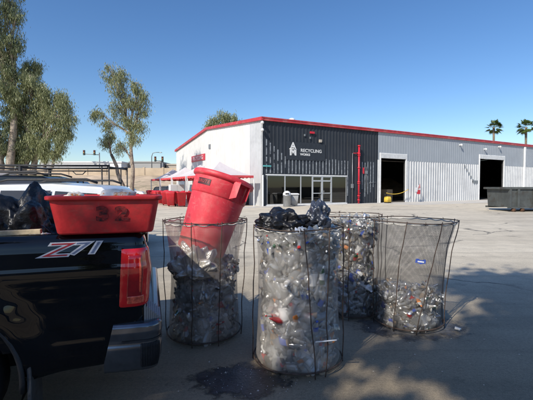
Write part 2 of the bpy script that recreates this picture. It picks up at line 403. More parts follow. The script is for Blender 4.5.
tag(g.build('ground', ground_material()), kind='structure')

def patch(name, pts, z, m, kind='structure'):
    b = MB(); n = len(pts); b.add([(x, y, z) for x, y in pts], [tuple(range(n))]); o = b.build(name, m); return tag(o, kind=kind)
def blob(cx, cy, rx, ry, rot=0, n=48, seed=0, amp=.25):
    out = []
    for i in range(n):
        a = 2 * math.pi * i / n; k = 1 + amp * 2 * (noise.noise(Vector((math.cos(a) * 1.7 + seed, math.sin(a) * 1.7, seed * .7)))) + amp * .4 * noise.noise(Vector((math.cos(a) * 7, math.sin(a) * 7, seed)))
        x = rx * k * math.cos(a); y = ry * k * math.sin(a)
        out.append((cx + x * math.cos(rot) - y * math.sin(rot), cy + x * math.sin(rot) + y * math.cos(rot)))
    return out
def softpatch(name, col, rough, cx, cy, rx, ry):
    m = mat(name, col, rough, 0, .35, 12, bump=.3, bscale=60); t = m.node_tree; N, L = t.nodes, t.links
    out = [n for n in N if n.type == 'OUTPUT_MATERIAL'][0]; pb = [n for n in N if n.type == 'BSDF_PRINCIPLED'][0]
    tc = N.new('ShaderNodeTexCoord'); mp = N.new('ShaderNodeMapping'); mp.inputs['Location'].default_value = (-cx / rx, -cy / ry, 0); mp.inputs['Scale'].default_value = (1 / rx, 1 / ry, 1); L.new(tc.outputs['Object'], mp.inputs[0])
    ln = N.new('ShaderNodeVectorMath'); ln.operation = 'LENGTH'; L.new(mp.outputs[0], ln.inputs[0])
    n = N.new('ShaderNodeTexNoise'); n.inputs['Scale'].default_value = 7; n.inputs['Detail'].default_value = 8; n.inputs['Roughness'].default_value = .7; L.new(tc.outputs['Object'], n.inputs['Vector'])
    a = N.new('ShaderNodeMath'); a.operation = 'MULTIPLY_ADD'; a.inputs[1].default_value = 1.5; L.new(n.outputs['Fac'], a.inputs[0]); L.new(ln.outputs['Value'], a.inputs[2])
    r_ = N.new('ShaderNodeMapRange'); r_.inputs['From Min'].default_value = 1.35; r_.inputs['From Max'].default_value = 1.62; L.new(a.outputs[0], r_.inputs['Value'])
    tp = N.new('ShaderNodeBsdfTransparent'); mx = N.new('ShaderNodeMixShader'); L.new(r_.outputs[0], mx.inputs[0]); L.new(pb.outputs[0], mx.inputs[1]); L.new(tp.outputs[0], mx.inputs[2]); L.new(mx.outputs[0], out.inputs[0]); return m
wet = softpatch('wet_asphalt', (.05, .048, .047), .4, -.22, 3.02, .50, .33)
patch('wet_patch', blob(-.22, 3.02, .75, .45, R(5), seed=3, amp=.1), .004, wet)
patch('dark_ground_patch', blob(1.65, 4.2, .9, .6, R(5), seed=9, amp=.1), .004, softpatch('darker_asphalt', (.11, .105, .10), .6, 1.65, 4.2, .75, .45))  # soft-edged darker patch around the foot of the right bag
# pale concrete apron in front of the building
BC = Vector((-.34, 31.0, 0)); BX = Vector((.8746, .4848, 0)); BY = Vector((-.4848, .8746, 0))
def bw(x, y, z=0): return BC + BX * x + BY * y + Vector((0, 0, z))
ap = [bw(-6, -2.2), bw(11, -1.6), bw(13, -5.2), bw(60, -5.0), bw(60, .3), bw(-6, .3)]
m_ap = mat('concrete_apron', (.56, .525, .47), .85, 0, .10, .8, dirt=(.48, .45, .40), dscale=.5, dth=(.45, .75))
patch('concrete_apron', [(p.x, p.y) for p in ap], .004, m_ap)

# ------------------------------------------------------------------ main building
bld = thing('warehouse', 'long grey and charcoal metal warehouse with red roof trim and two open shed doors', 'building', BC, math.atan2(BX.y, BX.x))
LX, LY, EV, RG, EV2 = 66, 26.4, 7.15, 8.15, 6.75
D1 = (13.6, 17.2, 4.55); D2 = (30.4, 35.6, 5.1); WIN = (.35, 9.15, 2.6)
def ribwall(b, x0, x1, z0, z1, pitch, depth, wd, y=-.0, mi=0):
    """trapezoid-rib sheeting facing -y"""
    if x1 - x0 < .02: return
    xs = []; k = math.ceil(x0 / pitch)
    pts = [(x0, y)]
    while k * pitch < x1:
        c = k * pitch
        for dx, dy in ((-wd / 2 - depth * .5, 0), (-wd / 2, -depth), (wd / 2, -depth), (wd / 2 + depth * .5, 0)):
            if x0 < c + dx < x1: pts.append((c + dx, y + dy))
        k += 1
    pts.append((x1, y))
    vs = [(px, py, z) for z in (z0, z1) for px, py in pts]; n = len(pts)
    b.add(vs, [(i, i + 1, n + i + 1, n + i) for i in range(n - 1)], False, mi)
# backing shell (inner faces dark)
b = MB()
def shell(x0, x1, z0, z1): b.box(x0, x1, .02, .18, z0, z1)
shell(0, WIN[0], 0, EV - .05); shell(WIN[0], WIN[1], WIN[2], EV - .05); shell(WIN[1], D1[0], 0, EV - .05); shell(D1[0], D1[1], D1[2], EV - .05)
shell(D1[1], D2[0], 0, EV - .05); shell(D2[0], D2[1], D2[2], EV - .05); shell(D2[1], LX, 0, EV - .05)
b.box(.18, LX - .15, LY - .16, LY, 0, EV2 + .03)
b.add([(x, t_, z_) for x in (LX - .15, LX) for t_, z_ in ((.18, 0), (LY, 0), (LY, EV2 + .03), (13.2, RG + .03), (.18, EV + .03))], [(0, 1, 2, 3, 4), (9, 8, 7, 6, 5), (0, 5, 6, 1), (1, 6, 7, 2), (2, 7, 8, 3), (3, 8, 9, 4), (4, 9, 5, 0)])
b.box(.18, LX - .15, .0, .16, EV - .04, EV + .04)
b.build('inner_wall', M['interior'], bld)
b = MB(); ribwall(b, 0, WIN[1], WIN[2] + .09, EV, .37, .035, .10); ribwall(b, WIN[1] + .08, 13.2, 0, EV, .37, .035, .10)
b.box(-.012, WIN[0], -.02, .02, 0, WIN[2] + .09)
b.build('charcoal_front_wall', M['dark_panel'], bld)
b = MB()
for x0, x1, z0, z1 in ((13.2, D1[0], 0, 4.35), (D1[1], D2[0], 0, 4.35), (D2[1], LX, 0, 4.35)): ribwall(b, x0, x1, z0, z1, .40, .085, .12)
b.build('grey_lower_wall', M['grey_panel'], bld)
b = MB()
for x0, x1, z0, z1 in ((13.2, D1[0], 4.35, EV), (D1[0], D1[1], 5.05, EV), (D1[1], D2[0], 4.35, EV), (D2[0], D2[1], 5.6, EV), (D2[1], LX, 4.35, EV)):
    ribwall(b, x0, x1, z0, z1, .38, .012, .05, y=-.03)
b.build('grey_upper_wall', M['grey_panel_hi'], bld)
# end (gable) wall facing -x in local space
b = MB()
def gz(t): return EV + (RG - EV) * t / 13.2 if t < 13.2 else RG + (EV2 - RG) * (t - 13.2) / (LY - 13.2)
def gable(t0, t1, z0, mi, x=0, pitch=.6, dep=.02, wd=.08):
    t = t0; pts = []
    ts = sorted(set([t0, t1] + ([13.2] if t0 < 13.2 < t1 else [])))
    k = math.ceil(t0 / pitch)
    pts = [(t, x) for t in ts]
    while k * pitch < t1:
        for dt, dx in ((-wd / 2 - dep * .6, 0), (-wd / 2, -dep), (wd / 2, -dep), (wd / 2 + dep * .6, 0)):
            if t0 < k * pitch + dt < t1: pts.append((k * pitch + dt, x + dx))
        k += 1
    pts.sort(); n = len(pts)
    vs = [(q, p, z0) for p, q in pts] + [(q, p, gz(p)) for p, q in pts]
    b.add(vs, [(i + 1, i, n + i, n + i + 1) for i in range(n - 1)], False, mi)
gable(0, 2.4, 0, 0, pitch=.3, dep=.035, wd=.09)
b.build('grey_end_wall', M['grey_panel'], bld)
b = MB(); gable(2.4, 14.3, 0, 0); gable(14.3, 18.9, 4.0, 0); gable(18.9, LY, 0, 0)
b.build('cream_end_wall', M['cream'], bld)
b = MB(); b.box(.02, .16, .18, LY, 0, EV2 - .15); b.build('end_lining', M['interior'], bld)
# roof and trim
b = MB(); b.add([(-.12, -.12, EV + .05), (LX, -.12, EV + .05), (LX, 13.2, RG + .05), (-.12, 13.2, RG + .05), (LX, LY + .1, EV2 + .05), (-.12, LY + .1, EV2 + .05)], [(0, 1, 2, 3), (3, 2, 4, 5)])
b.build('roof', M['roof'], bld)
b = MB(); b.box(-.16, LX, -.20, -.04, EV - .02, EV + .26); b.box(-.16, LX, -.24, -.2, EV + .17, EV + .26)
b.build('eave_trim', M['red_trim'], bld)
b = MB()
for (t0, z0, t1, z1) in ((-.24, EV, 13.2, RG), (13.2, RG, LY + .15, EV2)):
    vs = [(x, t, z + dz) for x in (-.2, -.04) for (t, z) in ((t0, z0), (t1, z1)) for dz in (-.02, .26)]
    b.add(vs, [(0, 1, 3, 2), (4, 6, 7, 5), (0, 4, 5, 1), (2, 3, 7, 6), (1, 5, 7, 3), (0, 2, 6, 4)])
b.build('rake_trim', M['red_trim'], bld)
# floor inside
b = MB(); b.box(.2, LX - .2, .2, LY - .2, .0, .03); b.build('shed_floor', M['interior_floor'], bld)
# partition making the shop front shallow and dark
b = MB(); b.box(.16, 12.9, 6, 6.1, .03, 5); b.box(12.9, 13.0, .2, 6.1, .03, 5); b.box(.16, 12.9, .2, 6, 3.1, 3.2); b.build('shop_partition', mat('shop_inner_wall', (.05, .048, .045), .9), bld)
# stripes: pale ribs of staggered length on the charcoal wall
b = MB(); r2 = random.Random(4)
tops = {0: 5.55, 1: 5.5, 2: 5.3, 3: 4.95, 4: 4.7, 5: 4.45}
for k in range(1, 35):
    x = k * .37; 
    if x > 13.05: break
    if 9.6 < x < 10.9: continue
    zt = 5.6 - .27 * (k - 1) if k < 7 else 4.1 + r2.uniform(-.12, .1)
    zb = 2.78 if x < 9.2 else r2.uniform(.6, 1.6)
    if k < 7:
        z = zt; 
        while z > zb + .3:
            ln = r2.uniform(.35, 1.1) if z > 4.0 else z - zb
            b.box(x - .055, x + .055, -.0385, -.034, max(zb, z - ln), z); z -= ln + r2.uniform(.12, .3)
    else: b.box(x - .055, x + .055, -.0385, -.034, zb, zt)
b.build('stripe_pattern', M['stripe'], bld)
# shop front frames + panes
fr = [(.40, 2.2), (2.2, 3.85), (3.85, 5.1)]
for (x0, x1) in fr + [(7.3, 9.1)]:
    b = MB(); t = .05
    b.box(x0, x0 + t, -.04, .06, .1, WIN[2]); b.box(x1 - t, x1, -.04, .06, .1, WIN[2]); b.box(x0 + t, x1 - t, -.04, .06, .1, .1 + t); b.box(x0 + t, x1 - t, -.04, .06, WIN[2] - t, WIN[2])
    f = b.build('window', M['alu'], bld)
    b = MB(); b.box(x0 + t, x1 - t, .0, .012, .15, WIN[2] - t); b.build('pane', M['win_glass'], f)
for (x0, x1) in ((5.1, 6.2), (6.2, 7.3)):
    b = MB(); t = .10
    b.box(x0, x0 + t, -.05, .06, .03, WIN[2]); b.box(x1 - t, x1, -.05, .06, .03, WIN[2]); b.box(x0 + t, x1 - t, -.05, .06, .03, .25); b.box(x0 + t, x1 - t, -.05, .06, 2.1, 2.22); b.box(x0 + t, x1 - t, -.05, .06, WIN[2] - t, WIN[2])
    b.box(x0 + t, x1 - t, -.05, .02, 1.0, 1.07)
    f = b.build('door', M['alu'], bld)
    b = MB(); b.box(x0 + t, x1 - t, .025, .035, .25, 2.1); b.box(x0 + t, x1 - t, .025, .035, 2.22, WIN[2] - t); b.build('pane', M['win_glass'], f)
    b = MB(); b.tube([(x0 + (.95 if x0 < 6 else .16), -.10, .9), (x0 + (.95 if x0 < 6 else .16), -.10, 1.3)], .015); b.build('handle', M['grey_metal'], f)
b = MB(); b.box(.3, 9.2, -.06, .1, 0, .1); b.box(.3, 9.2, -.06, -.0, WIN[2], WIN[2] + .09); b.build('shopfront_sill', M['white_metal'], bld)
# roller doors: head box, jambs
for (x0, x1, zt) in (D1, D2):
    b = MB(); b.box(x0 - .05, x1 + .05, -.10, .0, zt - .02, zt + .5)
    for k in range(5): b.box(x0 - .05, x1 + .05, -.12, -.10, zt + .04 + k * .09, zt + .09 + k * .09)
    dr = b.build('roller_door', M['white_metal'], bld)
    b = MB(); b.box(x0 - .16, x0 - .02, -.10, .0, 0, zt + .52); b.build('door_frame', M['white_metal'], dr)
    b = MB(); b.box(x1 + .02, x1 + .20, -.10, .0, 0, zt + .52); b.build('door_frame', M['white_metal'], dr)
# side shed door (end wall) with red sign
b = MB(); b.box(.0, .05, 14.3, 18.9, 3.5, 4.0)
for k in range(5): b.box(-.02, .0, 14.3, 18.9, 3.52 + k * .09, 3.57 + k * .09)
b.build('roller_door', M['grey_metal'], bld)
sg = MB(); sg.box(-.08, -.02, 14.0, 19.0, 4.75, 5.5); so_ = sg.build('wall_sign', M['red_pipe'], bld); so_['label'] = 'red sign with white lettering above the side door'
text('sign_lettering', 'RECYCLING', .62, M['white_metal'], so_, (-.085, 16.5, 5.12), (R(90), 0, R(-90)), 1.15)
sg = MB(); sg.box(-.08, .0, 12.2, 12.7, 5.9, 6.4); sg.build('wall_vent', M['grey_metal'], bld)
# sign on the charcoal wall
sg = MB(); sg.box(2.3, 6.5, -.07, -.045, 3.98, 5.55)
sp = sg.build('sign_panel', mat('sign_panel_charcoal', (.030, .036, .046), .6, spec=.3), bld)
text('logo_letter', 'A', .80, M['white_metal'], sp, (3.0, -.074, 5.17), (R(90), 0, 0), 1.1, .02)
text('logo_letter', 'M', .80, M['white_metal'], sp, (3.0, -.074, 4.62), (R(90), 0, 0), 1.2, .025)
b = MB(); b.tube([(2.62, -.075, 4.9), (3.38, -.075, 4.9)], .035, 6); b.tube([(3.0, -.075, 4.85), (3.0, -.075, 5.05)], .035, 6); b.build('logo_bar', M['white_metal'], sp)
text('sign_lettering', 'RECYCLING', .40, M['white_metal'], sp, (4.95, -.074, 4.82), (R(90), 0, 0), 1.08, .006)
text('sign_lettering', 'WORKS', .27, M['white_metal'], sp, (4.28, -.074, 4.47), (R(90), 0, 0), 1.1, .008)
# lamps and alarm boxes
def floodlight(loc, rz=0):
    b = MB(); b.box(-.06, .06, -.10, 0, -.1, .1); b.tube([(0, -.08, 0), (0, -.22, -.03)], .03, 8)
    b.lathe([(0, -.1), (.16, -.1), (.19, .0), (.15, .1), (.05, .16), (0, .16)], (0, -.34, -.05), 14, mtx=Matrix.Rotation(R(50), 3, 'X').to_3x3())
    o = b.build('floodlight', M['white_metal'], bld, loc, (0, 0, rz)); o.scale = (.75, .75, .75); return o
floodlight((.02, -.1, 6.95), R(-45)); floodlight((.02, -.1, 6.35), R(-45)); floodlight((26.3, -.05, 6.55)); floodlight((31.2, -.05, 6.3)); floodlight((34.3, -.05, 6.75))
b = MB(); b.box(4.8, 5.25, -.16, -.04, 6.38, 6.56); b.build('alarm_bell', M['red_pipe'], bld)
b = MB(); b.box(5.8, 6.05, -.18, -.04, 5.65, 5.9); b.build('alarm_strobe', M['tilt_tan'], bld)
for x, z in ((4.15, 6.1), (4.75, 5.9)): b = MB(); b.box(x, x + .12, -.12, -.04, z, z + .18); b.build('junction_box', M['grey_metal'], bld)
b = MB(); b.box(.05, .75, -.16, -.04, 3.3, 3.42); b.build('teal_marker', mat('teal_paint', (.1, .4, .4), .5), bld)
# roof turbine vent dome
b = MB(); b.lathe([(.22, 0), (.22, .2), (.30, .3), (.28, .45), (.16, .55), (0, .57)], (3.3, .6, EV), 16); b.build('roof_vent', M['white_metal'], bld)
# red fire riser with flanges and brackets, grey conduit
b = MB(); X = 10.42
b.tube([(X, -.3, .0), (X, -.3, 5.6)], .085, 12)
for z in (.3, .7, 1.9, 2.05, 3.4, 4.6, 4.75, 5.5): b.tube([(X, -.3, z), (X, -.3, z + .1)], .14, 12)
b.tube([(X, -.3, 4.9), (X - .0, .0, 4.9)], .05, 8); b.tube([(X - .55, -.12, 4.85), (X + .1, -.2, 4.85)], .03, 6); b.tube([(X, -.3, 5.6), (X, -.3, 5.62)], .15, 12)
b.tube([(X, -.3, 1.0), (X + .22, -.3, 1.0)], .05, 8)
b.build('fire_riser_pipe', M['red_pipe'], bld)
b = MB(); b.tube([(9.78, -.09, 0), (9.78, -.09, 4.85)], .035, 8); b.box(9.66, 9.90, -.14, -.04, 1.5, 1.9); b.build('conduit', M['grey_metal'], bld)
b = MB(); b.tube([(11.6, -.08, 1.1), (11.6, -.08, 3.6)], .02, 6); b.box(11.45, 11.75, -.12, -.04, 2.9, 3.2); b.tube([(12.0, -.08, 2.0), (12.9, -.08, 2.1), (12.9, -.08, .4)], .02, 6); b.build('wall_fitting', M['grey_metal'], bld)
b = MB(); b.box(11.15, 11.3, -.12, -.04, 2.9, 3.5); b.build('red_call_point', M['red_pipe'], bld)
# downspouts
for x, z0 in ((40.3, 0), (54, 0)):
    b = MB(); b.box(x, x + .22, -.28, -.09, .1, 7.0); b.build('downspout', M['white_metal'], bld)
b = MB(); b.box(-.10, -.02, -.24, -.08, 0, 2.6); b.build('corner_post', M['white_metal'], bld)
# stepped shadow marks on the grey wall, built as small grey blocks
for k in range(5):
    b = MB(); b.box(27.2 + k * .42, 27.35 + k * .42, -.14, -.08, 4.0 - k * .42, 4.22 - k * .42); b.build('shadow_mark', M['grey_metal'], bld)
b = MB(); b.box(29.0, 29.9, -.14, -.08, 2.1, 2.4); b.build('wall_box', M['grey_metal'], bld)

# things inside the sheds
def bale(x, y, z, sx, sy, sz, label, m=None):
    t = MB(); t.loft([(0, sx / 2, sy / 2, .06), (sz, sx / 2, sy / 2, .06)], 3, smooth=False)
    for k in (-.3, 0, .3): t.box(sx * k - .01, sx * k + .01, -sy / 2 - .01, sy / 2 + .01, 0, sz + .01)
    p = bw(x, y, z); o = t.build('bale', m or M['lab_brown'], None, p, (0, 0, bld.rotation_euler[2])); return tag(o, label, 'bale', 'bales stacked inside the open shed doors')
bale(14.5, 4.2, .03, 1.5, 1.1, 1.1, 'dark bale standing left inside the nearer shed door'); bale(16.3, 5.0, .03, 1.5, 1.1, 1.0, 'dark bale standing right inside the nearer shed door', M['tilt_grey'])
bale(14.6, 4.25, 1.13, 1.4, 1.1, 1.0, 'upper bale resting on the left one in the nearer shed door', M['tilt_grey']); bale(33.6, 6, .03, 1.6, 1.2, 1.2, 'bale standing inside the farther shed door')
for (x, y, z) in ((15.6, 3.2, 4.15), (32.6, 4.0, 4.7)):
    lp = MB(); lp.box(-.7, .7, -.08, .08, 0, .06); tag(lp.build('strip_lamp', mat('lit_tube', (.9, .9, .9), .5, emis=(1, .95, .85, 6)), None, bw(x, y, z), (0, 0, bld.rotation_euler[2])), 'lit strip lamp hanging inside the ' + ('nearer' if x < 20 else 'farther') + ' shed door', 'lamp')
bale(32.0, 4.5, .03, 1.4, 1.1, 1.9, 'tall pale bale just inside the farther shed door', M['tilt_tan']); bale(16.9, 2.2, .03, .9, .9, 1.3, 'small cardboard bale just inside the nearer shed door', M['cardboard'])
for k, (x, w_, h_, mm, nm_) in enumerate(((.8, .9, 1.5, 'black_plastic', 'dark'), (2.5, 1.0, 1.1, 'tilt_grey', 'grey'), (7.6, 1.2, 1.7, 'cardboard', 'brown'))):
    cb = MB(); cb.box(0, w_, 0, .5, 0, .06); cb.box(0, .05, 0, .5, .06, h_); cb.box(w_ - .05, w_, 0, .5, .06, h_)
    for q in range(3): cb.box(.05, w_ - .05, 0, .5, (q + 1) * h_ / 3 - .04, (q + 1) * h_ / 3); cb.box(.1, w_ * .6, .08, .4, q * h_ / 3 + .06, q * h_ / 3 + .06 + h_ * .2)
    tag(cb.build('display_shelf', M[mm], None, bw(x, .8 + .3 * k, .03), (0, 0, bld.rotation_euler[2])), nm_ + ' display shelf standing inside behind the shop window', 'shelf')
bn = MB(); bn.grid(lambda u, v: (u * 1.3, .05 * math.sin(u * 9), v * 1.2), 12, 2); p = bw(4.0, 1.2, 1.3)
tag(bn.build('hanging_banner', M['orange'], None, p, (0, 0, bld.rotation_euler[2])), 'orange banner hanging behind the shop window', 'banner')
# shop counter inside
cb = MB(); cb.box(0, 3.4, 0, .7, 0, 1.0); cb.box(-.05, 3.45, -.05, .75, 1.0, 1.06)
tag(cb.build('counter', M['tilt_tan'], None, bw(5.4, 3.6, .03), (0, 0, bld.rotation_euler[2])), 'tan service counter inside behind the glass shop doors', 'counter')

# yellow chain across the nearer door
b = MB(); pts = []
for i in range(25):
    u = i / 24; p = bw(D1[0] + .35 + u * 3.2, -.5, 1.0 + .35 * u - 1.1 * u * (1 - u)); pts.append(p)
b.tube(pts, .035, 6); tag(b.build('barrier_chain', M['yellow'], None), 'yellow chain sagging across the nearer open shed door', 'chain')

# yellow floor machine beside nearer door
t = thing('floor_scrubber', 'small yellow floor machine standing at the left jamb of the nearer shed door', 'machine', bw(13.7, -.9, 0), R(29)); t.scale = (.85, .85, .9)
b = MB(); b.loft([(.12, .36, .28, .08), (.55, .34, .27, .08), (.72, .26, .22, .08)], 4); b.build('body', M['yellow'], t)
b = MB(); b.tube([(-.3, 0, .6), (-.48, 0, 1.0), (-.48, .2, 1.02)], .03, 6); b.tube([(-.48, 0, 1.0), (-.48, -.2, 1.02)], .03, 6); b.build('handle', M['black_plastic'], t)
for sx in (-.2, .2): b = MB(); b.tube([(sx, -.27, .11), (sx, .27, .11)], .11, 12); b.build('wheel', M['rubber'], t)

# red-white placard stand by the grey wall
t = thing('placard_stand', 'stand of red and white placards against grey wall beside nearer shed door', 'sign stand', bw(18.3, -.7, 0), R(29))
b = MB(); b.tube([(-.35, 0, 0), (-.2, 0, 1.4)], .025, 6); b.tube([(.35, 0, 0), (.2, 0, 1.8)], .025, 6); b.tube([(-.2, 0, 1.35), (.25, 0, 1.45)], .025, 6); b.build('frame', M['white_metal'], t)
b = MB(); b.box(-.1, .4, -.05, -.03, .85, 1.3); b.build('placard', M['red_pipe'], t)
b = MB(); b.box(-.5, -.05, -.07, -.05, 1.1, 1.55); b.build('placard', M['white_metal'], t)
b = MB(); b.add([(.0, -.06, 1.4), (.4, -.06, 1.5), (.3, -.06, 2.0)], [(0, 1, 2)]); b.build('flag', M['canopy_pink'], t)

# bins by the shop window
t = thing('litter_bin', 'round pale grey litter bin with domed black top by the shop window', 'bin', bw(1.35, -1.7, 0), 0)
b = MB(); b.lathe([(0, 0), (.28, 0), (.30, .05), (.31, .85), (.34, .88), (.34, .95), (.30, .96)], n=24); b.build('body', M['grey_metal'], t); b.v = []
b = MB(); b.lathe([(.32, .95), (.33, 1.05), (.25, 1.2), (.1, 1.28), (0, 1.29)], n=24); b.build('lid', M['white_metal'], t)
b = MB(); b.box(-.14, .14, -.34, -.2, 1.0, 1.12); b.build('opening', M['black_plastic'], t)
t = thing('wheeled_bin', 'grey square wheeled bin with overhanging lid beside the round litter bin', 'bin', bw(2.25, -1.3, 0), R(20))
b = MB(); b.loft([(.06, .26, .26, .05), (.95, .34, .34, .05)], 4); b.build('body', M['tilt_grey'], t)
b = MB(); b.loft([(.95, .38, .38, .06), (1.02, .39, .39, .06), (1.08, .30, .30, .06)], 4); b.build('lid', M['white_metal'], t)
for s_ in (-1, 1): b = MB(); b.tube([(s_ * .2, .28, .08), (s_ * .28, .28, .08)], .08, 10); b.build('wheel', M['rubber'], t)

# ------------------------------------------------------------------ canopy tents along the end wall
def tent(t0, label, size=(4.3, 4.6), peak=3.75, eave=2.55):
    ctr = bw(-2.9, t0, 0); t = thing('canopy_tent', label, 'tent', ctr, bld.rotation_euler[2], 'canopy tents along the end wall')
    hx, hy = size[0] / 2, size[1] / 2
    n = 8
    for q in range(4):      # four sagging roof panels
        a0 = [(-hx, -hy), (hx, -hy), (hx, hy), (-hx, hy)][q]; a1 = [(-hx, -hy), (hx, -hy), (hx, hy), (-hx, hy)][(q + 1) % 4]
        def fn(u, v, a0=a0, a1=a1):
            x = a0[0] + (a1[0] - a0[0]) * u; y = a0[1] + (a1[1] - a0[1]) * u; k = 1 - v
            return (x * k, y * k, eave + (peak - eave) * (v ** 1.45))
        b = MB(); b.grid(fn, 8, 8); b.build('roof_panel', M['canopy_pink'] if q in (1, ) else M['canopy'], t)
    b = MB()
    for q in range(4):
        a0 = [(-hx, -hy), (hx, -hy), (hx, hy), (-hx, hy)][q]; a1 = [(-hx, -hy), (hx, -hy), (hx, hy), (-hx, hy)][(q + 1) % 4]
        b.grid(lambda u, v: (a0[0] + (a1[0] - a0[0]) * u, a0[1] + (a1[1] - a0[1]) * u, eave - v * (.19 + .03 * math.cos(u * 40))), 24, 1)
    b.build('valance', M['canopy_red'], t)
    for sx in (-1, 1):
        for sy in (-1, 1):
            b = MB(); b.box(sx * hx - .04 - .03 * sx, sx * hx + .04 - .03 * sx, sy * hy - .04 - .03 * sy, sy * hy + .04 - .03 * sy, 0, eave); b.build('leg', M['white_metal'], t)
    return t
tent(2.3, 'white and faded red peaked canopy tent nearest the building corner'); tent(7.3, 'second canopy tent from the building corner, partly behind the tilted red can')
tent(12.3, 'third canopy tent from the building corner, below the red wall sign'); tent(17.3, 'fourth canopy tent from the building corner, farthest down the end wall')
# dark tables / stacked goods under nearest tent
t = thing('stacked_crates', 'dark stacked crates in the shade under the nearest canopy tent', 'crates', bw(-1.2, 2.6, 0), R(29))
for k, (x, y, z, mm) in enumerate(((0, 0, 0, 'black_plastic'), (.0, 0, .62, 'grey_metal'), (.75, .1, 0, 'black_plastic'), (.75, .1, .62, 'black_plastic'))):
    b = MB(); b.loft([(z, .33, .3, .04), (z + .58, .35, .32, .04)], 3, smooth=False); b.box(-.37, .37, -.34, .34, z + .5, z + .56)
    b.build('crate', M[mm], t, (x, y, 0))
t = thing('white_cabinet', 'white metal cabinet standing beneath the third canopy tent', 'cabinet', bw(-4.6, 9.7, 0), R(29))
b = MB(); b.box(-.7, .7, -.35, .35, .1, 1.85); b.build('body', M['white_metal'], t, bevel=.02)
for sx in (-1, 1): b = MB(); b.box(min(sx * .02, sx * .67), max(sx * .02, sx * .67), -.37, -.352, .15, 1.8); b.build('door', M['white_far'], t)

# ------------------------------------------------------------------ red wheeled carts
def make_cart():
    t = thing('wheeled_bin', 'x', 'bin')
    b = MB(); b.loft([(.08, .22, .24, .05), (.9, .30, .33, .06), (.93, .32, .35, .06), (.97, .32, .35, .06), (.97, .28, .31, .05), (.5, .26, .28, .05)], 4, cap0=True, cap1=True)
    b.build('body', M['red_cart'], t)
    b = MB(); b.loft([(.975, .33, .36, .06), (1.02, .33, .36, .06), (1.07, .22, .25, .06)], 4); b.tube([(-.2, .40, 1.0), (.2, .40, 1.0)], .02, 6); b.build('lid', M['red_cart'], t)
    for s_ in (-1, 1): b = MB(); b.tube([(s_ * .2, .26, .1), (s_ * .27, .26, .1)], .1, 12); b.build('wheel', M['rubber'], t)
    return t
def make_can():
    t = thing('round_bin', 'x', 'bin')
    b = MB(); b.lathe([(0, .0), (.24, .0), (.26, .03), (.31, .78), (.34, .79), (.345, .86), (.31, .86), (.29, .6), (.0, .55)], n=24); b.build('body', M['red_cart'], t)
    for s_ in (-1, 1): b = MB(); b.tube([(s_ * .33, -.08, .66), (s_ * .38, 0, .64), (s_ * .33, .08, .66)], .02, 6); b.build('handle', M['red_cart'], t)
    return t
def make_open_cart():
    t = thing('wheeled_bin', 'x', 'bin')
    b = MB(); b.loft([(.08, .22, .24, .05), (.95, .31, .34, .06), (.96, .34, .37, .07), (1.02, .34, .37, .07), (1.02, .29, .32, .05), (.3, .24, .26, .05)], 4); b.build('body', M['red_cart'], t)
    b = MB()
    def fl(u, v): return (-.33 + .66 * u, .39 + .14 * v, 1.0 - .75 * v)
    b.grid(fl, 3, 3); b.tube([(-.33, .39, 1.0), (.33, .39, 1.0)], .02, 6); b.build('lid', M['red_cart'], t)
    for s_ in (-1, 1): b = MB(); b.tube([(s_ * .2, .26, .1), (s_ * .27, .26, .1)], .1, 12); b.build('wheel', M['rubber'], t)
    return t
carts = [make_cart(), make_can(), make_open_cart()]
used = [False] * 3
spots = []
for i in range(7): spots.append((-5.5 - i * .93, 29.6 + i * 2.0, [0, 2, 0, 1, 0, 2, 0][i]))
for i in range(7): spots.append((-6.9 - i * 1.0, 30.0 + i * 1.85, [2, 0, 0, 2, 0, 1, 0][i]))
for i in range(4): spots.append((-7.8 - i * .95, 30.3 + i * 1.9, [0, 0, 2, 0][i]))
ordn = ['nearest', 'second', 'third', 'fourth', 'fifth', 'sixth', 'farthest']
for i, (x, y, k) in enumerate(spots):
    row = ('right row near the tents', 'middle row', 'left row')[0 if i < 7 else 1 if i < 14 else 2]
    j = i if i < 7 else i - 7 if i < 14 else i - 14
    word = ordn[j] if (i < 14) else ['nearest', 'second', 'third', 'farthest'][j]
    o = carts[k] if not used[k] else copy_tree(carts[k]); used[k] = True
    o.location = (x, y, 0); o.rotation_euler = (0, 0, R(rng.uniform(-25, 25) + 20)); o.scale = (1.18, 1.18, 1.18)
    desc = ('lidded red wheeled bin', 'round lidless red bin', 'red wheeled bin with lid hanging open')[k]
    tag(o, f'{desc}, {word} of the {row}', 'bin', 'red bins in rows by the end wall')

# ------------------------------------------------------------------ far background left
b = MB()
def emb(u, v):
    x = -110 + 135 * u; y = 62 + 16 * v; h = 4.2 * (v ** .8)
    return (x, y, max(0, h + .25 * noise.noise(Vector((x * .2, y * .3, 0)))) - .05)
b.grid(emb, 60, 8); tag(b.build('embankment', M['dirt']), kind='structure')
b = MB(); b.box(-110, 25, 78, 78.3, 3.0, 5.6)
for k in range(34): b.box(-110 + k * 4, -109.6 + k * 4, 77.9, 78.4, 3.0, 5.75)
tag(b.build('block_wall', M['tan'], None), 'long tan block wall along the top of the dry slope', 'wall')
b = MB(); b.grid(lambda u, v: (-160 + 200 * u, 78.3 + 60 * v, 3.3), 1, 1, smooth=False); tag(b.build('raised_ground', M['dirt']), kind='structure')
def far_building(x0, x1, y, z0, z1, m, label, nwin=0, wcol=None):
    t = thing('far_building', label, 'building', ((x0 + x1) / 2, y, z0)); w2 = (x1 - x0) / 2
    b = MB(); b.box(-w2, w2, 0, 14, 0, z1 - z0); b.box(-w2 - .2, w2 + .2, -.2, 14.2, z1 - z0, z1 - z0 + .35); b.build('wall', m, t)
    for k in range(nwin):
        x = -w2 + (k + .6) * 2 * w2 / nwin; b = MB(); b.box(x, x + 1.6, -.05, -.0, .8, (z1 - z0) * .62); b.build('window', M['dark_glass'], t)
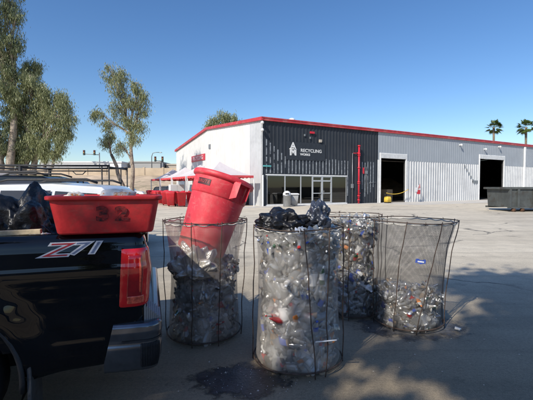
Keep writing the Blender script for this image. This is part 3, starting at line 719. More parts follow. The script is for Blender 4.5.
far_building(-56, -36, 92, 3.3, 7.6, M['white_far'], 'long white low building beyond the tan wall', 5)
far_building(-35.4, -27.5, 96, 3.3, 7.9, M['tilt_grey'], 'grey concrete building beyond the tan wall, right of the white one', 3)
far_building(-27, -10, 100, 3.3, 7.5, M['tilt_tan'], 'tan flat roofed building beyond the wall, beside the end wall', 4)
far_building(-92, -60, 110, 3.3, 7.2, M['tilt_grey'], 'low grey building far behind the tree clump', 6)
far_building(30, 75, -48, 0, 9.5, M['dark_panel'], 'unseen charcoal building added behind the viewpoint, right, for reflections', 8)  # added out of view, coloured dark so the shop panes reflect dark
far_building(-40, 12, -42, 0, 5.5, M['tilt_grey'], 'unseen grey building added behind the viewpoint, left, for reflections', 8)  # added out of view to be mirrored in panes and truck paint
def street_lamp(x, y, z, h, arm, label):
    t = thing('street_lamp', label, 'street lamp', (x, y, z))
    b = MB(); b.tube([(0, 0, 0), (0, 0, h * .85), (arm * .15, 0, h * .97), (arm * .5, 0, h), (arm, 0, h)], [.14, .1, .08, .07, .06], 8); b.build('pole', M['pole'], t)
    b = MB(); b.loft([(-.1, .35, .14, .06), (.06, .25, .1, .06)], 3); b.build('lamp_head', M['grey_metal'], t, (arm + .3 * (1 if arm > 0 else -1), 0, h))
street_lamp(-26.6, 86, 3.3, 6.3, 1.8, 'tall street lamp with curved arm standing left of the white end wall')
street_lamp(-66, 90, 3.3, 12, -2, 'tall street lamp at the left edge behind the eucalyptus clump')
def signal(x, y, z, h, arm, heads, label):
    t = thing('traffic_signal', label, 'traffic signal', (x, y, z))
    b = MB(); b.tube([(0, 0, 0), (0, 0, h)], .13, 8); b.tube([(0, 0, h - .5), (arm, 0, h - .3)], [.09, .06], 8); b.build('pole', M['pole'], t)
    for a in heads:
        b = MB(); b.loft([(-.6, .22, .15, .03), (.6, .22, .15, .03)], 2, smooth=False)
        hd = b.build('signal_head', M['signal'], t, (a, -.2, h))
        for k, cc in enumerate(('lens_dark', 'orange', 'green')): b = MB(); b.tube([(0, -.16, .38 - k * .38), (0, -.2, .38 - k * .38)], .12, 10); b.build('lens', M[cc], hd)
signal(-40.5, 90, 3.3, 6.6, -4, (-1.1, -3.6), 'pair of hanging traffic signals seen above the white far building')
signal(-24.6, 88, 3.3, 4.9, -2.0, (0, -1.7), 'traffic signal on a short mast beside the street lamp')
# distant parked cars under the slope are added with the vehicle builder below

# ------------------------------------------------------------------ trees
def eucalyptus(name, label, base, H, spread, seed, leaders=3, lean=(0, 0), leafn=11000, lm='leaf', leaf=(.24, .045), first=.28, cat='tree', group=None, trunk_r=None, crown_low=.3, crown_high=9, skip=.3, gaps=(), scl=1):
    cot = 1 / math.tan(R(EL)); zc = cot
    r = random.Random(seed); t = thing(name, label, cat, base, 0, group); tb = MB(); tips = []
    tr = trunk_r or H * .018
    def branch(p, d, L_, rad, lvl):
        n = 5; pts = [p.copy()]; rs = [rad]; q = p.copy(); dd = d.copy()
        for i in range(n):
            dd = (dd + Vector((r.uniform(-.16, .16), r.uniform(-.16, .16), r.uniform(-.02, .12)))).normalized()
            q = q + dd * (L_ / n); pts.append(q.copy()); rs.append(rad * (1 - .55 * (i + 1) / n))
            if lvl >= 1 and H * crown_low < q.z < H * crown_high and i >= 1: tips.append((q.copy(), dd.copy(), lvl))
        tb.tube(pts, rs, 8 if lvl < 2 else 5)
        if lvl < 3:
            k = leaders if lvl == 0 else r.choice((3, 4))
            for j in range(k):
                a = 2 * math.pi * (j + r.random() * .7) / k; e = r.uniform(.25, .6) if lvl == 0 else r.uniform(.45, 1.0)
                nd = (dd * 1.0 + Vector((math.cos(a), math.sin(a), .25)) * e * spread).normalized()
                at = pts[-1] if j < 2 or lvl == 0 else pts[r.choice((2, 3, 4))]
                branch(at, nd, L_ * (r.uniform(.85, 1.15) if lvl == 0 else r.uniform(.5, .72)), rs[-1] * .8 if lvl == 0 else rs[-1] * .72, lvl + 1)
    branch(Vector((0, 0, -.1)), Vector((lean[0], lean[1], 1)).normalized(), H * first, tr, 0)
    tb.build('trunk', M['bark'], t)
    zmax = max(q.z for q, _, _ in tips); sc_ = 1
    V = []; F = []; per = max(6, int(leafn / len(tips) / (1 - skip)))
    for q, dd, lvl in tips:
        if r.random() < skip: continue
        n = int(per * r.uniform(.3, 1.7)); cl = H * (.026 if skip else .03) * r.uniform(.8, 1.6)
        for _ in range(n):
            o = Vector((r.gauss(0, 1), r.gauss(0, 1), r.gauss(-.25, .8))) * cl
            c = q + o
            if gaps:      # thin places in the crown that let sun flecks through
                gx = base[0] + c.x * scl - c.z * scl * cot * SUN_AZ.x; gy = base[1] + c.y * scl - c.z * scl * cot * SUN_AZ.y
                wob = .16 * noise.noise(Vector((gx * 5, gy * 5, 0))) + .16 * noise.noise(Vector((gx * 13, gy * 13, 4)))
                if any(math.hypot(gx - a_[0], gy - a_[1]) < a_[2] + wob for a_ in gaps) and r.random() < .992: continue
            ln = leaf[0] * r.uniform(.7, 1.4); wd = leaf[1] * r.uniform(.7, 1.3)
            ax = Vector((r.uniform(-.7, .7), r.uniform(-.7, .7), -1)).normalized(); sd = ax.cross(Vector((r.uniform(-1, 1), r.uniform(-1, 1), r.uniform(-.3, .3)))).normalized()
            b0 = len(V); V += [c - sd * wd * .3, c + ax * ln * .5 - sd * wd, c + ax * ln, c + ax * ln * .5 + sd * wd]; F.append((b0, b0 + 1, b0 + 2, b0 + 3))
    me = bpy.data.meshes.new('crown'); me.from_pydata([tuple(v) for v in V], [], F); me.materials.append(M[lm])
    link(bpy.data.objects.new('crown', me), t); return t
EG = 'eucalyptus trees at the left'
def gum(label, base, fork, lobes, nleaf, seed, trunk_r=.28, lm='leaf', leaf=(.30, .05), group=None, clump=.55, per=None, trunks=1):
    """eucalyptus grown lobe by lobe: trunk -> limb to each lobe -> twigs to hanging leaf sprays"""
    r = random.Random(seed); t = thing('eucalyptus_tree', label, 'tree', base, 0, group); tb = MB(); sprays = []
    def curve(p0, p1, n, wob, sag=0):
        pts = []
        for k in range(n + 1):
            u = k / n; p = p0.lerp(p1, u); e = math.sin(math.pi * u) * wob
            p += Vector((noise.noise(Vector((seed, u * 3, p1.x))), noise.noise(Vector((seed + 9, u * 3, p1.z))), 0)) * e * 2; p.z += sag * math.sin(math.pi * u); pts.append(p)
        return pts
    F0 = [Vector(f) for f in fork]; stems = []
    for q, f in enumerate(F0):
        p0 = Vector((.35 * (q - (len(F0) - 1) / 2), 0, -.1)); pts = curve(p0, f, 8, .35); n = len(pts)
        tb.tube(pts, [trunk_r * (1 - .45 * k / n) for k in range(n)], 9); stems.append(pts)
    for (lx, ly, lz, lr) in lobes:
        L_ = Vector((lx, ly, lz)); st = min(stems, key=lambda pp: min((p - L_).length + max(0, p.z - L_.z) * 3 for p in pp))
        cands = [(k, p) for k, p in enumerate(st) if k >= 4]; k0, p0 = min(cands, key=lambda c: (c[1] - L_).length * .8 + max(0, c[1].z - L_.z + .8) * 3)
        limb = curve(p0, L_ + Vector((0, 0, lr * .5)), 8, .3, .15); r0 = trunk_r * .5 * (1 - .04 * k0)
        tb.tube(limb, [r0 * (1 - .8 * k / 9) for k in range(9)], 7)
        nsp = int(9 + 9 * lr * lr)
        for _ in range(nsp):
            d_ = Vector((r.gauss(0, 1), r.gauss(0, 1), r.gauss(.1, .9))).normalized() * lr * r.uniform(.35, 1.08)
            tip = L_ + d_; src = limb[r.randrange(2, 9)]
            tw = curve(src, tip, 4, .15, .12); tb.tube(tw, [.035, .028, .02, .014, .008], 4); sprays.append((tip, tw[3]))
    tb.build('trunk', M['bark'], t)
    V = []; F = []; tot = nleaf / len(sprays)
    for tip, mid in sprays:
        n = int(tot * r.uniform(.4, 1.6)); cl = clump * r.uniform(.55, 1.2)
        for _ in range(n):
            c = tip.lerp(mid, r.random() * .5) + Vector((r.gauss(0, .42), r.gauss(0, .42), r.gauss(-.25, .55))) * cl
            ln = leaf[0] * r.uniform(.6, 1.3); wd = leaf[1] * r.uniform(.7, 1.3)
            ax = Vector((r.uniform(-.55, .55), r.uniform(-.55, .55), -1)).normalized(); sd = ax.cross(Vector((r.uniform(-1, 1), r.uniform(-1, 1), r.uniform(-.2, .2)))).normalized()
            b0 = len(V); V += [c, c + ax * ln * .4 - sd * wd * .5, c + ax * ln, c + ax * ln * .4 + sd * wd * .5]; F.append((b0, b0 + 1, b0 + 2, b0 + 3))
    me = bpy.data.meshes.new('crown'); me.from_pydata([tuple(v) for v in V], [], F); me.materials.append(M[lm])
    link(bpy.data.objects.new('crown', me), t); return t
def lob(bx, Y, lst, seed, grow=1.0):
    """lobes in metres: x offset and height from survey numbers (bearing units, height units, size units)"""
    k = Y / 370; r = random.Random(seed); return [((x - bx) * k, r.uniform(-.5, .5) * rr * k, 1.6 + (187 - y) * k, rr * k * grow) for x, y, rr in lst]
EG = 'eucalyptus trees at the left'
gum('tallest eucalyptus at the left edge, its crown rising out of the frame', (-24.1, 34, 0), [(-.6, 0, 8), (.9, .3, 9)], lob(4, 34, [(-14, -22, 20), (4, -12, 18), (12, 14, 13), (-4, 24, 17), (13, 42, 11), (2, 55, 15), (-16, 60, 18), (14, 72, 10), (0, 88, 14), (-18, 104, 18), (10, 112, 12), (-4, 134, 14), (6, 150, 9), (12, 92, 11)], 1, 1.15), 38000, 11, .42, 'leaf_dk', group=EG)
gum('eucalyptus with thick pale trunk second from the left edge', (-22.6, 35, 0), [(.2, 0, 6.5), (1.5, .4, 6.5), (-1.0, .4, 6)], lob(27, 35, [(34, 66, 7), (24, 76, 11), (36, 84, 11), (22, 98, 13), (38, 104, 11), (28, 118, 12), (14, 124, 11), (40, 124, 9), (24, 140, 10), (38, 142, 8), (12, 146, 8), (20, 156, 7), (30, 154, 6)], 2, 1.15), 30000, 5, .36, 'leaf', group=EG)
gum('slender curved eucalyptus on the right side of the left clump', (-20.6, 34.5, 0), [(.9, 0, 4.6), (-.2, .3, 5.4)], lob(45, 34.5, [(46, 92, 6), (57, 98, 8), (66, 106, 6.5), (50, 110, 9), (71, 118, 5), (61, 120, 8), (70, 132, 5), (54, 132, 9), (64, 144, 6), (48, 146, 6), (42, 152, 6), (56, 154, 5)], 3, 1.1), 17000, 23, .2, 'leaf', group=EG)
gum('solitary airy eucalyptus with forked pale trunk against open sky', (-14.1, 38.5, 0), [(-2.0, 0, 5.0), (.0, .3, 7.0)], lob(130, 38.5, [(112, 73, 8), (123, 76, 8), (137, 88, 8), (143, 98, 6), (119, 90, 9), (130, 101, 9), (141, 110, 8), (97, 115, 6), (105, 124, 6), (117, 110, 8), (127, 122, 8), (139, 126, 8), (110, 136, 6), (134, 139, 7), (120, 147, 5), (104, 142, 4)], 4), 12500, 8, .24, 'leaf', (.30, .055))
gum('rounded eucalyptus showing above the roof behind the white end wall', (-7.6, 66, 0), [(-.5, 0, 8), (1.0, 0, 8)], lob(222, 66, [(222, 117, 7), (212, 122, 6), (232, 120, 6), (226, 126, 7), (206, 128, 4), (238, 124, 4), (214, 132, 6)], 5), 9000, 31, .3, 'leaf', (.36, .09), clump=.8)
for k, (x, y, rz, lb) in enumerate(((22, -24, 40, 'tree'), (34, -30, 120, 'tree'), (50, -22, 200, 'tree'), (4, -26, 300, 'tree'), (-14, -28, 80, 'tree'))):  # tree copies added out of view to fill window and truck reflections
    src = [o for o in bpy.data.objects if o.name.startswith('eucalyptus_tree') and not o.parent][k % 3 + 1]
    o = copy_tree(src); o.location = (x, y, 0); o.rotation_euler = (0, 0, R(rz))
    tag(o, 'unseen eucalyptus added behind the viewpoint for reflections', 'tree', 'added eucalyptus row behind the viewpoint')
# tree behind the camera that shades the foreground
SH = thing
GAPS = [(1.0, 4.5, .32), (.75, 4.18, .34), (.52, 3.88, .34), (.32, 3.60, .28), (.18, 3.38, .2), (1.05, 4.0, .14), (1.80, 4.25, .30), (2.05, 4.5, .2), (.72, 2.95, .22), (1.0, 3.15, .27), (1.32, 2.95, .27), (1.7, 3.0, .13), (.62, 3.3, .12), (1.45, 3.4, .08), (1.6, 2.72, .16), (2.15, 2.9, .07), (.95, 4.3, .16), (1.85, 5.5, .28), (.2, 5.2, .5), (.6, 5.8, .5), (-.1, 4.55, .35), (2.6, 3.3, .1), (3.4, 4.1, .12)]
shade = eucalyptus('eucalyptus_tree', 'shade eucalyptus standing behind the viewpoint', (-5.1, -5.9, 0), 9.0, .75, 77, 3, (.02, .04), 26000, 'leaf_dk', (.20, .055), .42, crown_low=.55, crown_high=.98, skip=.12, gaps=GAPS, scl=1.25)
shade.scale = (1.25, 1.25, 1.25)
shade2 = eucalyptus('eucalyptus_tree', 'second shade eucalyptus behind the viewpoint, left of the other', (-6.5, -3.4, 0), 9.0, .7, 78, 3, (.02, .0), 17000, 'leaf_dk', (.20, .05), .42, crown_low=.55, crown_high=.95, skip=.1, gaps=GAPS)

def palm(x, y, H, label, seed):
    r = random.Random(seed); t = thing('palm_tree', label, 'palm tree', (x, y, 0), 0, 'fan palms behind the warehouse roof')
    b = MB(); b.tube([(0, 0, 0), (.1, 0, H * .4), (0, 0, H * .8), (-.05, 0, H)], [.36, .27, .23, .26], 10); b.build('trunk', M['palm_bark'], t)
    V = []; F = []
    for k in range(46):
        a = r.uniform(0, 2 * math.pi); e = r.uniform(-.75, 1.35); L_ = r.uniform(.9, 1.3)
        st = Vector((math.cos(a) * math.cos(e), math.sin(a) * math.cos(e), math.sin(e))); c = Vector((0, 0, H)) + st * L_
        up = Vector((0, 0, 1)); sd = st.cross(up).normalized(); nrm = sd.cross(st)
        for j in range(13):     # fan blade segments
            g_ = (j - 6) / 6 * 1.25; dv = (st * math.cos(g_) + sd * math.sin(g_)).normalized(); pl = 1.15 * (1 - .25 * abs(g_)) * r.uniform(.85, 1.1)
            p1 = c + dv * pl * .6 - Vector((0, 0, .05)); p2 = c + dv * pl - Vector((0, 0, .28)); wv = dv.cross(nrm).normalized() * .09
            b0 = len(V); V += [c, p1 - wv, p2, p1 + wv]; F.append((b0, b0 + 1, b0 + 2, b0 + 3))
    me = bpy.data.meshes.new('crown'); me.from_pydata([tuple(v) for v in V], [], F); me.materials.append(M['palm_leaf']); link(bpy.data.objects.new('crown', me), t)
palm(55, 90, 16.0, 'fan palm rising behind the roof, left of the two palms', 1); palm(59.3, 85, 15.2, 'fan palm rising behind the roof at the right edge of the photo', 2)

# ------------------------------------------------------------------ dumpster
t = thing('roll_off_dumpster', 'grey green open roll off dumpster with ribbed side at the right edge', 'dumpster', (15.65, 23.9, 0), R(3))
b = MB(); L_, W_ = 6.2, 2.2
b.loft([(.28, L_ / 2 - .06, W_ / 2 - .05, .02, L_ / 2, W_ / 2), (1.48, L_ / 2, W_ / 2, .02, L_ / 2, W_ / 2), (1.48, L_ / 2 - .06, W_ / 2 - .06, .02, L_ / 2, W_ / 2), (.34, L_ / 2 - .12, W_ / 2 - .1, .02, L_ / 2, W_ / 2)], 2, smooth=False); b.build('body', M['dump_grn'], t)
b = MB()
for (x0, x1, y0, y1) in ((-.18, L_ + .1, -.10, .06), (-.18, L_ + .1, W_ - .06, W_ + .10), (-.18, .02, .06, W_ - .06), (L_ - .06, L_ + .1, .06, W_ - .06)): b.box(x0, x1, y0, y1, 1.46, 1.60)
b.build('top_rim', M['dump_grn'], t)
for x in (.0, .55, 1.6, 2.7, 3.8, 4.9, 5.8): b = MB(); b.box(x, x + .14, -.09, .05, .30, 1.46); b.build('rib', M['dump_grn'], t)
b = MB(); b.box(-.05, L_, -.07, .04, .22, .32); b.box(-.05, L_, W_ - .05, W_ + .05, .18, .30); b.build('bottom_rail', M['dump_grn'], t)
for x in (.35, .95, 4.6, 5.4): b = MB(); b.tube([(x, -.08, .11), (x, .12, .11)], .11, 14); b.build('wheel', M['rust'], t)
b = MB(); b.box(3.1, 3.5, -.055, -.0, .45, .8); b.build('plate', M['grey_metal'], t)
text('lettering', 'CLRW', .30, M['signal'], t, (1.95 + .2, -.012, 1.12), (R(90), 0, 0), 1.2, .01)

# ------------------------------------------------------------------ vehicles
def carbody(parent, name, prof, hw, m, tum=.16, belt=.95, roof=1.5, z_skirt=.3):
    """side profile (x,z) closed polygon, swept across the width with tumblehome and rounded edges"""
    def wz(z): return hw - (tum * max(0, (z - belt) / (roof - belt)) ** 1.2 if z > belt else .03 * (belt - z))
    b = MB(); n = len(prof); ny = 10; vs = []
    for j in range(ny + 1):
        u = -1 + 2 * j / ny
        for (x, z) in prof: vs.append((x, wz(z) * u, z + (.035 * (1 - u * u) if z > .8 else 0)))
    fs = [(j * n + i, j * n + (i + 1) % n, (j + 1) * n + (i + 1) % n, (j + 1) * n + i) for j in range(ny) for i in range(n)]
    fs += [tuple(range(n))[::-1], tuple(ny * n + i for i in range(n))]
    b.add(vs, fs, True); return b.build(name, m, parent, bevel=.025, auto=35), wz
def wheel(parent, x, y, r, wdt, name='wheel'):
    s = 1 if y > 0 else -1
    b = MB(); prof = [(r * .62, -wdt / 2), (r * .9, -wdt / 2), (r, -wdt / 2 + .03), (r, wdt / 2 - .03), (r * .9, wdt / 2), (r * .62, wdt / 2)]
    b.lathe(prof, n=36, mtx=Matrix.Rotation(R(90), 3, 'X'))
    w_ = b.build(name, M['rubber'], parent, (x, y, r))
    b = MB(); b.lathe([(r * .63, wdt / 2 - .02), (r * .58, wdt / 2 - .04), (r * .5, 0)], n=24, mtx=Matrix.Rotation(R(-90 * s), 3, 'X'))
    for k in range(5):
        a = 2 * math.pi * k / 5; b.tube([(0, s * (wdt / 2 - .05), 0), (math.cos(a) * r * .58, s * (wdt / 2 - .03), math.sin(a) * r * .58)], [.05, .035], 6)
    b.build('rim', M['alloy'], w_)
def suv(label, loc, rz, paint, kind='suv', group=None):
    t = thing('parked_car', label, 'car', loc, rz, group)
    if kind == 'suv':
        prof = [(-2.3, .35), (-2.33, .75), (-2.28, .98), (-2.05, 1.5), (-1.9, 1.62), (-1.0, 1.68), (0, 1.66), (.45, 1.55), (1.05, 1.12), (1.3, 1.04), (2.1, .93), (2.3, .75), (2.35, .5), (2.3, .3), (1.9, .25), (-1.9, .25)]; belt, roof = 1.0, 1.68
        glz = [[(-1.95, 1.08), (-1.85, 1.5), (-1.1, 1.55), (-1.05, 1.06)], [(-.98, 1.06), (-1.02, 1.56), (-.15, 1.56), (-.1, 1.06)], [(-.02, 1.06), (-.06, 1.55), (.35, 1.46), (.85, 1.08)]]
        ws = ((.5, 1.53), (1.02, 1.15)); rw = ((-2.24, 1.07), (-2.06, 1.47))
    elif kind == 'van':
        prof = [(-2.6, .35), (-2.62, 1.2), (-2.5, 2.15), (-2.3, 2.25), (1.2, 2.2), (1.6, 2.0), (2.1, 1.25), (2.55, 1.1), (2.7, .8), (2.7, .35), (2.3, .28), (-2.3, .28)]; belt, roof = 1.2, 2.25
        glz = [[(.5, 1.25), (.5, 1.95), (1.35, 1.93), (1.85, 1.27)], [(-1.2, 1.25), (-1.2, 1.95), (.35, 1.95), (.35, 1.25)]]; ws = ((1.63, 1.95), (2.08, 1.3)); rw = ((-2.62, 1.3), (-2.53, 1.95))
    else:   # crew pickup
        prof = [(-2.7, .45), (-2.72, 1.05), (-1.0, 1.07), (-.95, 1.1), (-.85, 1.75), (-.7, 1.82), (.5, 1.80), (.7, 1.7), (1.3, 1.15), (2.5, 1.05), (2.7, .9), (2.72, .5), (2.4, .35), (-2.4, .38)]; belt, roof = 1.1, 1.8
        glz = [[(-.8, 1.18), (-.72, 1.66), (-.02, 1.68), (0, 1.18)], [(.06, 1.18), (.05, 1.68), (.58, 1.62), (1.02, 1.2)]]; ws = ((.74, 1.66), (1.26, 1.2)); rw = ((-.93, 1.2), (-.86, 1.66))
    _, wz = carbody(t, 'body', prof, .93, paint, .2, belt, roof)
    for gz_ in glz:
        for s in (-1, 1):
            b = MB(); b.add([(x, s * (wz(z) + .008), z) for x, z in gz_], [(0, 1, 2, 3)]); b.build('window', M['dark_glass'], t)
    (x0, z0), (x1, z1) = ws
    b = MB(); b.add([(x0 + .02, -wz(z0) * .88, z0 + .03), (x0 + .02, wz(z0) * .88, z0 + .03), (x1 + .03, wz(z1) * .88, z1 + .03), (x1 + .03, -wz(z1) * .88, z1 + .03)], [(0, 1, 2, 3)]); b.build('windscreen', M['dark_glass'], t)
    (x0, z0), (x1, z1) = rw
    b = MB(); b.add([(x0 - .02, -wz(z0) * .85, z0), (x0 - .02, wz(z0) * .85, z0), (x1 - .02, wz(z1) * .85, z1), (x1 - .02, -wz(z1) * .85, z1)], [(0, 1, 2, 3)]); b.build('rear_window', M['dark_glass'], t)
    for x in (-1.45, 1.5):
        for y in (-.84, .84): wheel(t, x, y, .36, .24)
    for s in (-1, 1):
        b = MB(); b.loft([(-.07, .12, .2, .04), (.07, .1, .2, .04)], 3); b.build('headlight', M['alu'], t, (prof[11][0] - .1 if kind == 'suv' else 2.6, s * .68, .78))
        if kind == 'suv':
            b = MB(); b.tube([(-1.8, s * .66, 1.70), (-1.6, s * .66, 1.77), (-.2, s * .66, 1.76), (.1, s * .66, 1.68)], .022, 6); b.build('roof_rail', M['black_plastic'], t)
        b = MB(); b.loft([(-.1, .06, .11, .03), (.1, .05, .1, .03)], 3); b.build('mirror', paint, t, (.9, s * 1.03, 1.1))
    return t
suv('white sport utility car parked behind the red tub', (-4.95, 7.4, 0), R(183), M['white_paint']); bpy.data.objects['parked_car'].scale = (1, 1, .985)
ds = suv('dark car with black roof parked behind the white car at the left edge', (-5.6, 9.9, 0), R(4), M['paint_black']); ds.scale = (1, 1, 1.12)
suv('beige van parked at the far left edge in front of the tree trunks', (-12.3, 15.6, 0), R(-8), M['beige_paint'], 'van')
pk = thing('rack_trailer', 'low flat trailer carrying a black tube rack frame behind the parked cars', 'trailer', (-6.6, 11.9, 0), R(2))
b = MB(); b.box(-1.9, 1.9, -.85, .85, .55, .65); b.box(-1.9, 1.9, -.9, -.85, .5, .75); b.box(-1.9, 1.9, .85, .9, .5, .75); b.box(-2.9, -1.9, -.05, .05, .52, .6); b.build('deck', M['black_plastic'], pk)
for y in (-.98, .98):
    for x in (-.4, .4): wheel(pk, x, y, .33, .2)
for s in (-.8, .8):
    b = MB(); b.tube([(-1.9, s, 2.24), (1.85, s, 2.24)], .032, 8); b.build('top_rail', M['black_plastic'], pk)
    for x, q in ((-.78, .05), (1.62, .022), (1.83, .022)):
        b = MB(); b.tube([(x, s, .65), (x, s, 2.22)], q, 8); b.build('post', M['black_plastic'], pk)
for x in (-1.85, -.78, 1.8): b = MB(); b.tube([(x, -.8, 2.2), (x, .8, 2.2)], .026, 8); b.build('cross_bar', M['black_plastic'], pk)
b = MB(); b.tube([(-1.9, -.8, 2.08), (1.83, -.8, 2.08)], .018, 8); b.tube([(.75, -.8, 2.08), (.85, -.8, 1.98), (1.05, -.8, 1.98), (1.15, -.8, 2.08)], .015, 6); b.build('lower_rail', M['black_plastic'], pk)
# small far cars
for i, (x, y, rz, p, lb) in enumerate(((-19.5, 52, 8, 'white_paint', 'small white car parked far off at the foot of the slope'), (-25, 54, 4, 'grey_metal', 'grey car parked far off between the tree trunks'), (-14.4, 55, -10, 'paint_black', 'black car parked far off left of the tents'))):
    suv(lb, (x, y, 0), R(rz), M[p], 'suv')
# dark low clutter near trunk
for i, (x, y, s, lb) in enumerate(((-13.2, 38, .9, 'dry shrub at the foot of the solitary eucalyptus'), (-16.5, 44, 1.2, 'low grey shrub left of the solitary eucalyptus'), (-11.2, 47, 1.3, 'low dry shrub right of the solitary eucalyptus'))):
    r = random.Random(i); V = []; F = []
    for k in range(1800):
        a = r.uniform(0, 6.28); e = r.uniform(0, 1.4); q = r.random() ** .4 * s; c = Vector((q * math.cos(a) * math.cos(e) * 1.4, q * math.sin(a) * math.cos(e), q * math.sin(e) * .8)); ax = Vector((r.gauss(0, 1), r.gauss(0, 1), r.gauss(0, 1))).normalized(); sd = ax.orthogonal().normalized() * .03
        b0 = len(V); V += [tuple(c - sd), tuple(c + ax * .08), tuple(c + sd), tuple(c - ax * .08)]; F.append((b0, b0 + 1, b0 + 2, b0 + 3))
    me = bpy.data.meshes.new('shrub'); me.from_pydata(V, [], F); me.materials.append(M['leaf_dk']); o = link(bpy.data.objects.new('shrub', me)); o.location = (x, y, 0); tag(o, lb, 'shrub')

# ------------------------------------------------------------------ black pickup (foreground)
TR = R(180 + 17.5); tk = thing('pickup_truck', 'glossy black pickup truck with open bed, taillight and grey rear bumper at the left', 'pickup truck', (-1.08, 3.337, 0), TR)
HW = .93; RC = .085
WX, WZ, WR = 1.25, .42, .53
def path(u):      # distance along from tailgate edge round the corner then forward -> (x, y, nx, ny)
    L0 = .10; La = RC * math.pi / 2
    if u < L0: return (0, HW - RC - (L0 - u), -1, 0)
    if u < L0 + La:
        a = (u - L0) / RC; return (RC - RC * math.cos(a), HW - RC + RC * math.sin(a), -math.cos(a), math.sin(a))
    return (RC + u - L0 - La, HW, 0, 1)
U0 = .10 + RC * math.pi / 2 - RC   # u = x + U0 on the side
PR = [(.40, -.075), (.44, -.035), (.52, -.018), (.62, -.008), (.70, -.004), (.80, .0), (.90, .006), (.98, .014), (1.03, .020), (1.07, .020), (1.11, .012), (1.18, .004), (1.24, -.006), (1.270, -.018), (1.288, -.036), (1.295, -.06), (1.295, -.11)]
def offz(z):
    for (z0, o0), (z1, o1) in zip(PR, PR[1:]):
        if z0 <= z <= z1 and z1 > z0:
            k = (z - z0) / (z1 - z0); k = k * k * (3 - 2 * k) * .5 + k * .5; return o0 + (o1 - o0) * k
    return PR[-1][1] if z > 1.29 else PR[0][1]
def side(u, z, extra=0, flare=True):
    x, y, nx, ny = path(u); o = offz(min(z, 1.2949)) + extra
    if flare:
        dd = math.hypot(x - WX, z - WZ) - WR
        if dd < .22: o += .045 * (0.5 + .5 * math.cos(math.pi * max(0, dd) / .22)) * (1 if x > .1 else 0)
        # pressed rectangular relief low on the quarter panel
        if .24 < x < .60 and .60 < z < .72: o -= .006 * min(1, (x - .24) / .03, (.60 - x) / .05, (z - .60) / .02, (.72 - z) / .02)
    return (x + nx * o, y + ny * o, z)
def zlow(x):   # lower body edge
    return .43 - .04 * min(1, max(0, (x - .25) / .5))
b = MB(); nu, nv = 150, 64; UL = 1.78; vs = []; ok = []
for j in range(nv + 1):
    for i in range(nu + 1):
        u = UL * (i / nu); x = path(u)[0]
        z0 = zlow(x); z = z0 + (1.2949 - z0) * (j / nv)
        dx, dz = x - WX, z - WZ; dd = math.hypot(dx, dz); inside = dd < WR
        if inside and dd > WR - .03 and x > .1:
            k = WR / dd; xx = WX + dx * k; z = WZ + dz * k; u = xx + U0; inside = False
        vs.append(side(u, z)); ok.append(not inside)
# returns to the bed rail's inner edge
fs = [(j * (nu + 1) + i, j * (nu + 1) + i + 1, (j + 1) * (nu + 1) + i + 1, (j + 1) * (nu + 1) + i) for j in range(nv) for i in range(nu)]
fs = [f for f in fs if all(ok[q] for q in f)]
b.add(vs, fs, True)
vs2 = []; 
for i in range(nu + 1):
    u = UL * i / nu; x, y, nx, ny = path(u)
    for o, z in ((-.06, 1.2949), (-.115, 1.297)): vs2.append((x + nx * o, y + ny * o, z))
b.add(vs2, [(2 * i, 2 * i + 2, 2 * i + 3, 2 * i + 1) for i in range(nu)], True)
# inner side of the near bed wall
b.box(.03, 1.7, HW - .14, HW - .105, .55, 1.29)
bs = b.build('bed_side', M['paint_black'], tk)
# wheel arch lip
b = MB(); pts = []
for k in range(30):
    a = R(-8 + 196 * k / 29); x = WX - (WR - .005) * math.cos(a); z = WZ + (WR - .005) * math.sin(a); pts.append((x, HW + .028 - max(0, .42 - z) * .1, z))
b.tube(pts, .016, 8); b.build('wheel_arch_trim', M['black_plastic'], tk)
b = MB(); b.lathe([(WR - .01, .04), (WR - .02, .34)], n=40, mtx=Matrix.Rotation(R(90), 3, 'X')); 
b.build('wheel_well', M['rubber'], tk, (WX, HW, WZ))
for yy in (HW - .13, -HW + .13):
    wheel(tk, WX, yy, .385, .26); wheel(tk, WX + 3.25, yy, .385, .26)
# far bed side, bulkhead, floor, tailgate
b = MB(); b.box(0, 1.78, -HW, -HW + .11, .45, 1.295); b.build('bed_side', M['paint_black'], tk, bevel=.02)
b = MB(); b.box(.05, 1.75, -HW + .11, HW - .14, .62, .66); b.box(1.70, 1.75, -HW + .11, HW - .14, .66, 1.28); b.build('bed_floor', M['black_plastic'], tk)
b = MB(); b.box(.02, .10, -HW + .115, HW - .108, .62, 1.27); b.box(.0, .11, -HW + .12, HW - .115, 1.27, 1.293)
tg = b.build('tailgate', M['paint_black'], tk, bevel=.008)
b = MB(); b.box(-.012, .02, -.14, .14, .98, 1.08); b.build('handle', M['black_plastic'], tg)
# tail light wraps the corner
def lightpatch(b, x0u, x1u, z0, z1, ex, mi=0, sl=.0):
    def fn(u, v):
        z = z0 + (z1 - z0) * v; uu = x0u + (x1u - x0u) * u + sl * (v - .5) * u
        e = ex * min(1, min(u, 1 - u) * 12 + .05, min(v, 1 - v) * 18 + .05)
        return side(uu, z, e, False)
    b.grid(fn, 20, 24, mi)
b = MB(); lightpatch(b, .03, U0 + .185, .79, 1.215, .004, sl=-.02); hs = b.build('taillight', M['paint_black'], tk)
b = MB(); lightpatch(b, .045, U0 + .168, .805, 1.20, .012, sl=-.02); b.build('lens', M['lens_red'], hs)
b = MB(); lightpatch(b, U0 + .03, U0 + .125, .835, 1.165, .0155, sl=-.02); b.build('inner_lens', M['lens_dark'], hs)
b = MB(); lightpatch(b, U0 + .02, U0 + .13, .83, .885, .018); lightpatch(b, U0 + .045, U0 + .055, .89, 1.15, .018); b.build('reflector', M['lens_hot'], hs)
